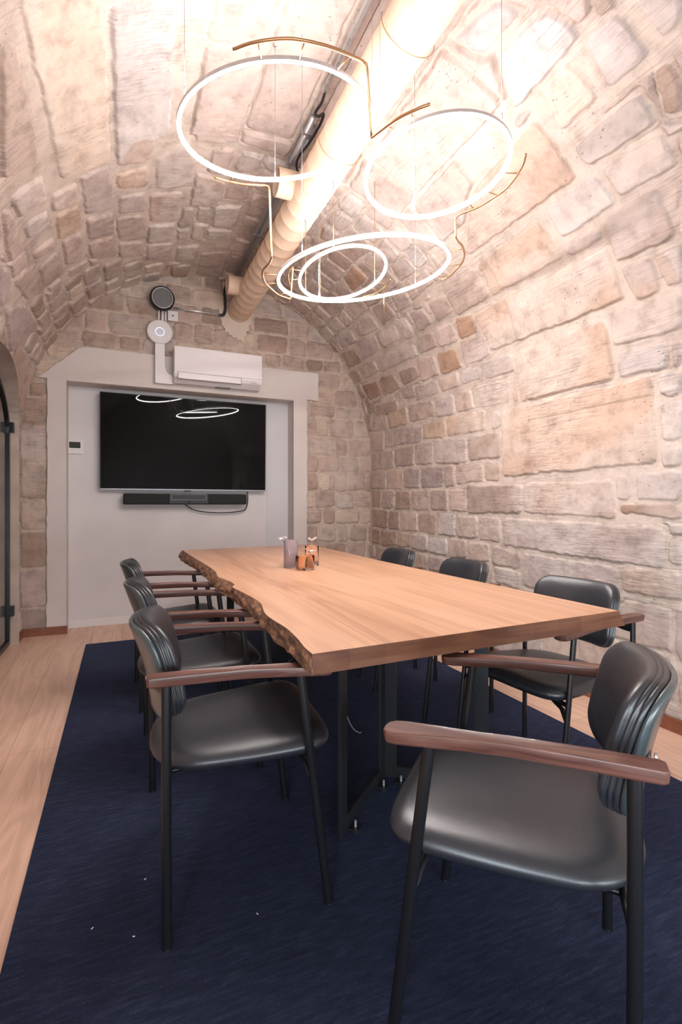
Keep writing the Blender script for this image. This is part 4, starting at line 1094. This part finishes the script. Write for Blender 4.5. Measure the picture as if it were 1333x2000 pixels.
# torn plaster collar where the duct enters the wall
rr = random.Random(12)
collar = [(0.87, 3.05), (0.872, 2.98), (0.90, 2.93), (0.895, 2.90), (0.93, 2.865), (0.935, 2.83), (0.96, 2.835), (0.975, 2.805), (1.0, 2.81), (1.005, 2.785), (1.04, 2.795), (1.055, 2.765), (1.085, 2.775), (1.10, 2.748), (1.125, 2.77), (1.12, 2.81), (1.15, 2.83), (1.14, 2.865), (1.175, 2.88), (1.165, 2.925), (1.20, 2.95), (1.19, 3.0), (1.225, 3.04), (1.21, 3.10)]
struct(ngon_slab('trim_5', collar+[(1.1, 3.14), (0.95, 3.13)], 4.974, 4.999, plaster_mat('rough_patch_plaster', (0.60, 0.50, 0.42), 0.8)))
CZ = 3.286
def seg_conduit(name, pts, r, mat, lab, cat='conduit'):
    bm = bmesh.new(); tube(bm, pts, r, 14); return tag(obj(name, bm, mat, None, True), lab, cat)
seg_conduit('metal_conduit', [(0.960, Y_BACK+0.02, CZ), (0.967, 2.42, CZ)], 0.014, M_CHROME, 'bright metal conduit along the top of the vault, nearest the camera')
a_ = seg_conduit('metal_conduit', [(0.974, 2.60, CZ-0.006), (0.974, 3.40, CZ-0.006), (0.968, 4.96, CZ-0.004)], 0.016, M_GALV, 'grey metal conduit beside the beige duct, running on to the back wall')
seg_conduit('cable_tray_tube', [(1.010, 2.78, CZ-0.002), (1.010, 4.96, CZ-0.002)], 0.013, M_GREYPL, 'dull grey tube clipped alongside the grey conduit near the duct', 'conduit')
seg_conduit('looped_cable', catmull([(0.967, 2.40, CZ-0.004), (0.972, 2.47, CZ-0.018), (0.965, 2.55, CZ-0.02), (0.985, 2.555, CZ-0.03), (1.005, 2.53, CZ-0.03), (1.012, 2.60, CZ-0.035), (1.000, 2.75, CZ-0.045), (0.985, 2.90, CZ-0.04), (1.01, 2.99, CZ-0.05), (1.06, 3.03, CZ-0.06), (1.085, 3.04, CZ-0.10)], 8), 0.0075, M_DARKPL, 'dark cable looping out of the open end of the conduit towards the duct', 'cable')
for y, cl_ in ((2.72, 'metal clamp on the conduits nearest the open conduit end'), (3.0, 'metal clamp on the conduits just beyond the dark cable loop'), (3.9, 'metal clamp on the conduits farthest from the camera')):
    bm = bmesh.new(); box(bm, 0.945, 1.035, y-0.008, y+0.008, CZ-0.022, CZ+0.03, 0.002); tag(obj('pipe_clamp', bm, M_GALV), cl_, 'clamp', 'conduit clamps')

# ------------------------------------------------------------ the ring chandelier
def ring_def(c0, ab, k, R0):
    C = Vector((c0[0]*k, c0[1]*k, CAMZ+(c0[2]-CAMZ)*k)); n = Vector((ab[0], ab[1], 1)).normalized(); return C, n, R0*k
K1, K2, K3, K4 = 0.382/0.40, 0.285/0.40, 0.455/0.45, 0.268/0.25
RINGS = [ring_def((0.601, 2.042, 2.707), (-0.146, -0.087), K1, 0.40), ring_def((1.628, 2.370, 3.006), (-0.077, 0.092), K2, 0.40),
         ring_def((1.174, 2.386, 2.357), (-0.145, -0.042), K3, 0.45), ring_def((1.155, 2.607, 2.440), (-0.131, 0.192), K4, 0.25)]
def S(P, k):                                            # arcs were surveyed at a reference size; bring them to this ring's size
    return [Vector((x*k, y*k, CAMZ+(z-CAMZ)*k)) for x, y, z in P]
UP1 = S([(0.353, 1.739, 2.71), (0.413, 1.69, 2.715), (0.496, 1.648, 2.723), (0.564, 1.632, 2.731), (0.663, 1.632, 2.746), (0.748, 1.646, 2.76), (0.815, 1.662, 2.772)], 0.382/0.42)
LOW1 = S([(0.431, 2.588, 2.795), (0.511, 2.61, 2.809), (0.592, 2.618, 2.821), (0.70, 2.610, 2.838)], 0.382/0.42)
LEFT3 = S([(0.632, 2.239, 2.272), (0.640, 2.30, 2.276), (0.634, 2.39, 2.28), (0.646, 2.456, 2.283), (0.681, 2.549, 2.292), (0.722, 2.618, 2.301), (0.813, 2.738, 2.319), (0.900, 2.806, 2.336)], K3)
LEFT4 = S([(0.841, 2.563, 2.407), (0.833, 2.585, 2.403), (0.835, 2.625, 2.395), (0.853, 2.678, 2.387), (0.882, 2.732, 2.38)], 0.268/0.25)
LOW2 = S([(1.939, 2.008, 2.965), (1.983, 2.077, 2.962), (2.018, 2.188, 2.954), (2.025, 2.273, 2.947), (2.002, 2.353, 2.938), (1.974, 2.431, 2.929), (1.926, 2.49, 2.92), (1.902, 2.520, 2.915)], 0.285/0.38)
RIGHT3 = S([(1.425, 1.916, 2.374), (1.458, 1.947, 2.38), (1.522, 1.995, 2.391), (1.6, 2.079, 2.406), (1.658, 2.174, 2.418), (1.689, 2.265, 2.427), (1.714, 2.364, 2.434), (1.704, 2.427, 2.436)], K3)
UP2 = S([(1.096, 2.134, 2.888), (1.131, 2.057, 2.898), (1.168, 1.993, 2.907), (1.219, 1.932, 2.916), (1.265, 1.89, 2.924)], 0.285/0.38)
RIGHT4 = S([(1.474, 2.618, 2.48), (1.479, 2.67, 2.47), (1.475, 2.706, 2.463), (1.458, 2.75, 2.452), (1.434, 2.783, 2.443), (1.376, 2.811, 2.43)], 0.268/0.25)
def build_chandelier():
    t = thing('chandelier', 'pendant cluster of four tilted glowing white light rings joined by thin brass rods', 'chandelier', tuple(RINGS[2][0]))
    off = Vector(t.location)
    def O(P): return [Vector(p)-off for p in P]
    frames = []
    for (C, n, R) in RINGS:
        u = Vector((1, 0, 0)); u = (u-n*u.dot(n)).normalized(); v = n.cross(u); frames.append((C, n, R, u, v))
        seg = 128
        # outer metal channel: a C section open towards the inside
        prof = [(-0.006, 0.0125), (0.006, 0.0125), (0.0098, 0.009), (0.0105, 0.002), (0.0100, -0.003), (0.0082, -0.003), (0.0085, 0.002), (0.0072, 0.0065), (0.003, 0.0085), (-0.006, 0.0085)]
        bm = bmesh.new(); rows = []
        for k in range(seg):
            a = 2*math.pi*k/seg; e = u*math.cos(a)+v*math.sin(a)
            rows.append([bm.verts.new(C-off+e*(R+p)+n*q) for p, q in prof])
        for k in range(seg):
            A, B = rows[k], rows[(k+1) % seg]
            for i in range(len(prof)): bm.faces.new((A[i], A[(i+1) % len(prof)], B[(i+1) % len(prof)], B[i]))
        ro = obj('ring', bm, M_RIM, t, True, 0.8)
        bm = bmesh.new(); tube(bm, [C-off+(u*math.cos(2*math.pi*k/96)+v*math.sin(2*math.pi*k/96))*(R-0.0005) for k in range(96)], 0.0064, 10, True)
        bu = bmesh.new(); ia = [bu.verts.new(C-off+(u*math.cos(2*math.pi*k/96)+v*math.sin(2*math.pi*k/96))*(R-0.004)+n*0.0132) for k in range(96)]; ib = [bu.verts.new(C-off+(u*math.cos(2*math.pi*k/96)+v*math.sin(2*math.pi*k/96))*(R+0.004)+n*0.0132) for k in range(96)]; ic = [bu.verts.new(C-off+(u*math.cos(2*math.pi*k/96)+v*math.sin(2*math.pi*k/96))*R+n*0.0142) for k in range(96)]
        for k in range(96):
            q = (k+1) % 96; bu.faces.new((ia[k], ia[q], ic[q], ic[k])); bu.faces.new((ic[k], ic[q], ib[q], ib[k])); bu.faces.new((ib[k], ib[q], ia[q], ia[k]))
        ul = obj('added_uplight_strip', bu, M_ADDED_UPLED, ro); ul['label'] = 'glowing strip added on top of the ring to brighten the vault'
        d = obj('light_diffuser', bm, M_LED, ro, True); d['label'] = 'glowing white light tube'
    def rod(P, r, name='brass_rod'):
        bm = bmesh.new(); tube(bm, O(P), r, 10); return obj(name, bm, M_BRASS, t, True)
    def bend(A, B):                                     # arc A, a rounded corner, a straight drop to the start of arc B
        a, b = A[-1], B[0]
        dr = (b-a).normalized(); P = catmull(A, 6)
        q0 = a; corner = a+(A[-1]-A[-2]).normalized()*0.022
        c2 = corner+(b-corner).normalized()*0.03
        P += [corner*0.55+a*0.25+c2*0.20, corner*0.55+a*0.1+c2*0.35, c2]
        m = 6
        for k in range(1, m): P.append(c2.lerp(b, k/m))
        return P+catmull(B, 6)
    rod(bend(UP1, [UP2[0]+Vector((0, 0, 0.0))]), 0.0058) if False else None
    endv = Vector((UP1[-1].x+0.012, UP1[-1].y+0.014, UP2[0].z+0.01))
    P = catmull(UP1, 6); corner = UP1[-1]+(UP1[-1]-UP1[-2]).normalized()*0.018
    P += [corner+Vector((0, 0, -0.004)), corner+Vector((0.004, 0.003, -0.018))]
    tgt = UP2[0]
    for k in range(1, 9): P.append((corner+Vector((0.004, 0.003, -0.018))).lerp(tgt, k/8))
    rod(P, 0.0052)
    rod(catmull(UP2, 6), 0.0058)
    rod(bend(LOW1, LEFT3), 0.0052)
    up4 = LEFT4[0]
    rod([LEFT3[-1], LEFT3[-1]+Vector((0.01, 0.01, 0.012))]+[(LEFT3[-1]+Vector((0.01, 0.01, 0.012))).lerp(up4, k/5) for k in range(1, 5)]+catmull(LEFT4, 6), 0.0042)
    rod(bend(LOW2, RIGHT3), 0.0052)
    rod(catmull(RIGHT4, 6), 0.0040)
    rod([RIGHT4[2], Vector((RIGHT4[2].x, RIGHT4[2].y, RINGS[2][0].z+0.03))], 0.003)
    # short stays from the rods to their rings
    def stay(p, ri, r=0.0024):
        C, n, R, u, v = frames[ri]; d = p-C; d -= n*d.dot(n); d.normalize()
        bm = bmesh.new(); tube(bm, O([p, C+d*(R+0.010)]), r, 8); obj('stay', bm, M_BRASS, t, True)
    cu = catmull(UP1, 6)
    for i in (7, 19, 31): stay(cu[i], 0)
    cu = catmull(LOW1, 6)
    for i in (6, 12): stay(cu[i], 0)
    cu = catmull(UP2, 6)
    for i in (7, 16): stay(cu[i], 1)
    cu = catmull(LOW2, 6)
    for i in (9, 21, 32): stay(cu[i], 1)
    cu = catmull(LEFT3, 6)
    for i in (18, 27, 36): stay(cu[i], 2)
    cu = catmull(RIGHT3, 6)
    for i in (14, 26, 37): stay(cu[i], 2)
    cu = catmull(LEFT4, 6)
    for i in (6, 18): stay(cu[i], 3)
    cu = catmull(RIGHT4, 6)
    for i in (6, 18): stay(cu[i], 3)
    # suspension wires up to the vault
    def wire(ri, deg, r=0.0011, brass=False):
        C, n, R, u, v = frames[ri]; a = math.radians(deg)
        p = C+(u*math.cos(a)+v*math.sin(a))*(R+0.004)+n*0.012
        zt = ZS+math.sqrt(VR**2-(p.x-XC)**2)-0.004
        if (p.x-DX)**2 < (DR+0.004)**2: zt = DZ-math.sqrt((DR)**2-(p.x-DX)**2)+0.003
        bm = bmesh.new(); tube(bm, O([p, (p.x, p.y, zt)]), r, 6); obj('suspension_wire', bm, M_BRASS if brass else M_GALV, t, True)
        bm = bmesh.new(); tube(bm, O([p-n*0.004, p+Vector((0, 0, 0.035))]), 0.0032, 8); obj('wire_grip', bm, M_CHROME, t, True)
        bm = bmesh.new(); tube(bm, O([(p.x, p.y, zt-0.012), (p.x, p.y, zt+0.004)]), 0.007, 12); obj('ceiling_hook', bm, M_GALV, t, True)
    for ri, degs, brass in ((0, (75, 195, 330), False), (1, (-70, 75, 190), False), (2, (20, 100, 205), False), (3, (128, 100, 15, 235), True)):
        for dg in degs: wire(ri, dg, 0.0018 if brass else 0.0010, brass)
build_chandelier()

# ------------------------------------------------------------ vases on the table
def vase(label, x, y, r, h, mat, sides=None, lip=0.0035, group=None, fill=None):
    t = thing('glass_vase', label, 'vase', (x, y, TZ)); 
    seg = 48
    def rg(rad, z):
        R = []
        for k in range(seg):
            a = 2*math.pi*k/seg
            rr = rad*(1+0.03*math.cos(8*a)) if sides else rad
            R.append(Vector((math.cos(a)*rr, math.sin(a)*rr, z)))
        return R
    bm = bmesh.new()
    loft(bm, [rg(r*0.5, 0.001), rg(r-0.003, 0.001), rg(r, 0.005), rg(r, h*0.5), rg(r, h-0.002), rg(r-lip*0.5, h), rg(r-lip, h-0.002), rg(r-lip, 0.012), rg(r*0.5, 0.012)])
    obj('body', bm, mat, t, True, 0.9); return t
vase('tall smoky mauve glass vase, the leftmost of the three on the oak table', 0.928, 2.866, 0.043, 0.165, M_GL_GREY, 8)
vase('low wide amber glass vase in front of the other two on the oak table', 0.975, 2.745, 0.055, 0.083, M_GL_AMBER)
vase('medium rose-tinted glass vase, the rightmost of the three on the oak table', 1.080, 2.915, 0.043, 0.122, M_GL_PINK, 8)
def sprig(label, base, tip, n, spread, seed, curl=0.02):
    r = random.Random(seed); t = thing('dried_flower', label, 'dried flower', tuple(base)); b = Vector(base); tp = Vector(tip)-b
    bm = bmesh.new(); tube(bm, catmull([(0, 0, 0), (tp.x*0.4, tp.y*0.4, tp.z*0.5), tuple(tp)], 6), 0.0016, 6); obj('stem', bm, M_STEM, t, True)
    bm = bmesh.new()
    for k in range(n):
        a = 2*math.pi*k/n+r.uniform(-0.4, 0.4); L_ = spread*r.uniform(0.7, 1.2)
        d = (tp.normalized()*0.75+Vector((math.cos(a), math.sin(a), 0.1))).normalized(); sd = d.cross(Vector((0.3, 0.2, 1))).normalized()
        c = [tp+d*L_*f+Vector((0, 0, -curl*f*f)) for f in (0, 0.35, 0.7, 1)]; ws = (0.002, 0.007, 0.008, 0.001); th_ = d.cross(sd)*0.0012
        for sg in (1, -1):
            pass
        T = [[bm.verts.new(c[i]+sd*ws[i]+th_), bm.verts.new(c[i]-sd*ws[i]+th_), bm.verts.new(c[i]-sd*ws[i]-th_), bm.verts.new(c[i]+sd*ws[i]-th_)] for i in range(4)]
        for A, B in zip(T, T[1:]):
            for q in range(4): bm.faces.new((A[q], A[(q+1) % 4], B[(q+1) % 4], B[q]))
        bm.faces.new(T[0]); bm.faces.new(T[-1][::-1])
    obj('petals', bm, M_FLOWER, t, True)
sprig('drooping white dried flower leaning left out of the tall mauve vase', (0.935, 2.866, TZ+0.014), (0.885, 2.90, TZ+0.172), 8, 0.045, 1, 0.03)
sprig('upright white dried flower standing in the rose-tinted vase', (1.078, 2.915, TZ+0.014), (1.083, 2.925, TZ+0.148), 8, 0.035, 2, 0.0)
sprig('white dried flower lying out of the amber vase to the right', (0.965, 2.745, TZ+0.014), (1.005, 2.75, TZ+0.098), 6, 0.042, 3, 0.01)
# bits of lint on the carpet
lint = random.Random(8)
for x, y, ll in ((-0.075, 1.47, 'leftmost white lint fleck on the navy carpet'), (0.03, 1.40, 'white lint fleck on the carpet, lowest in view, left of the nearest chair leg'), (0.06, 1.60, 'white lint fleck on the carpet close behind the rear leg of the nearest left chair'), (0.34, 1.34, 'white lint fleck on the carpet between the legs of the nearest left chair')):
    bm = bmesh.new(); a = lint.uniform(0, 3)
    tube(bm, [(x, y, 0.010), (x+0.006*math.cos(a), y+0.006*math.sin(a), 0.011)], [0.0016, 0.0010], 6)
    tag(obj('lint_fleck', bm, M_FLOWER), ll, 'lint', 'lint flecks on the carpet')
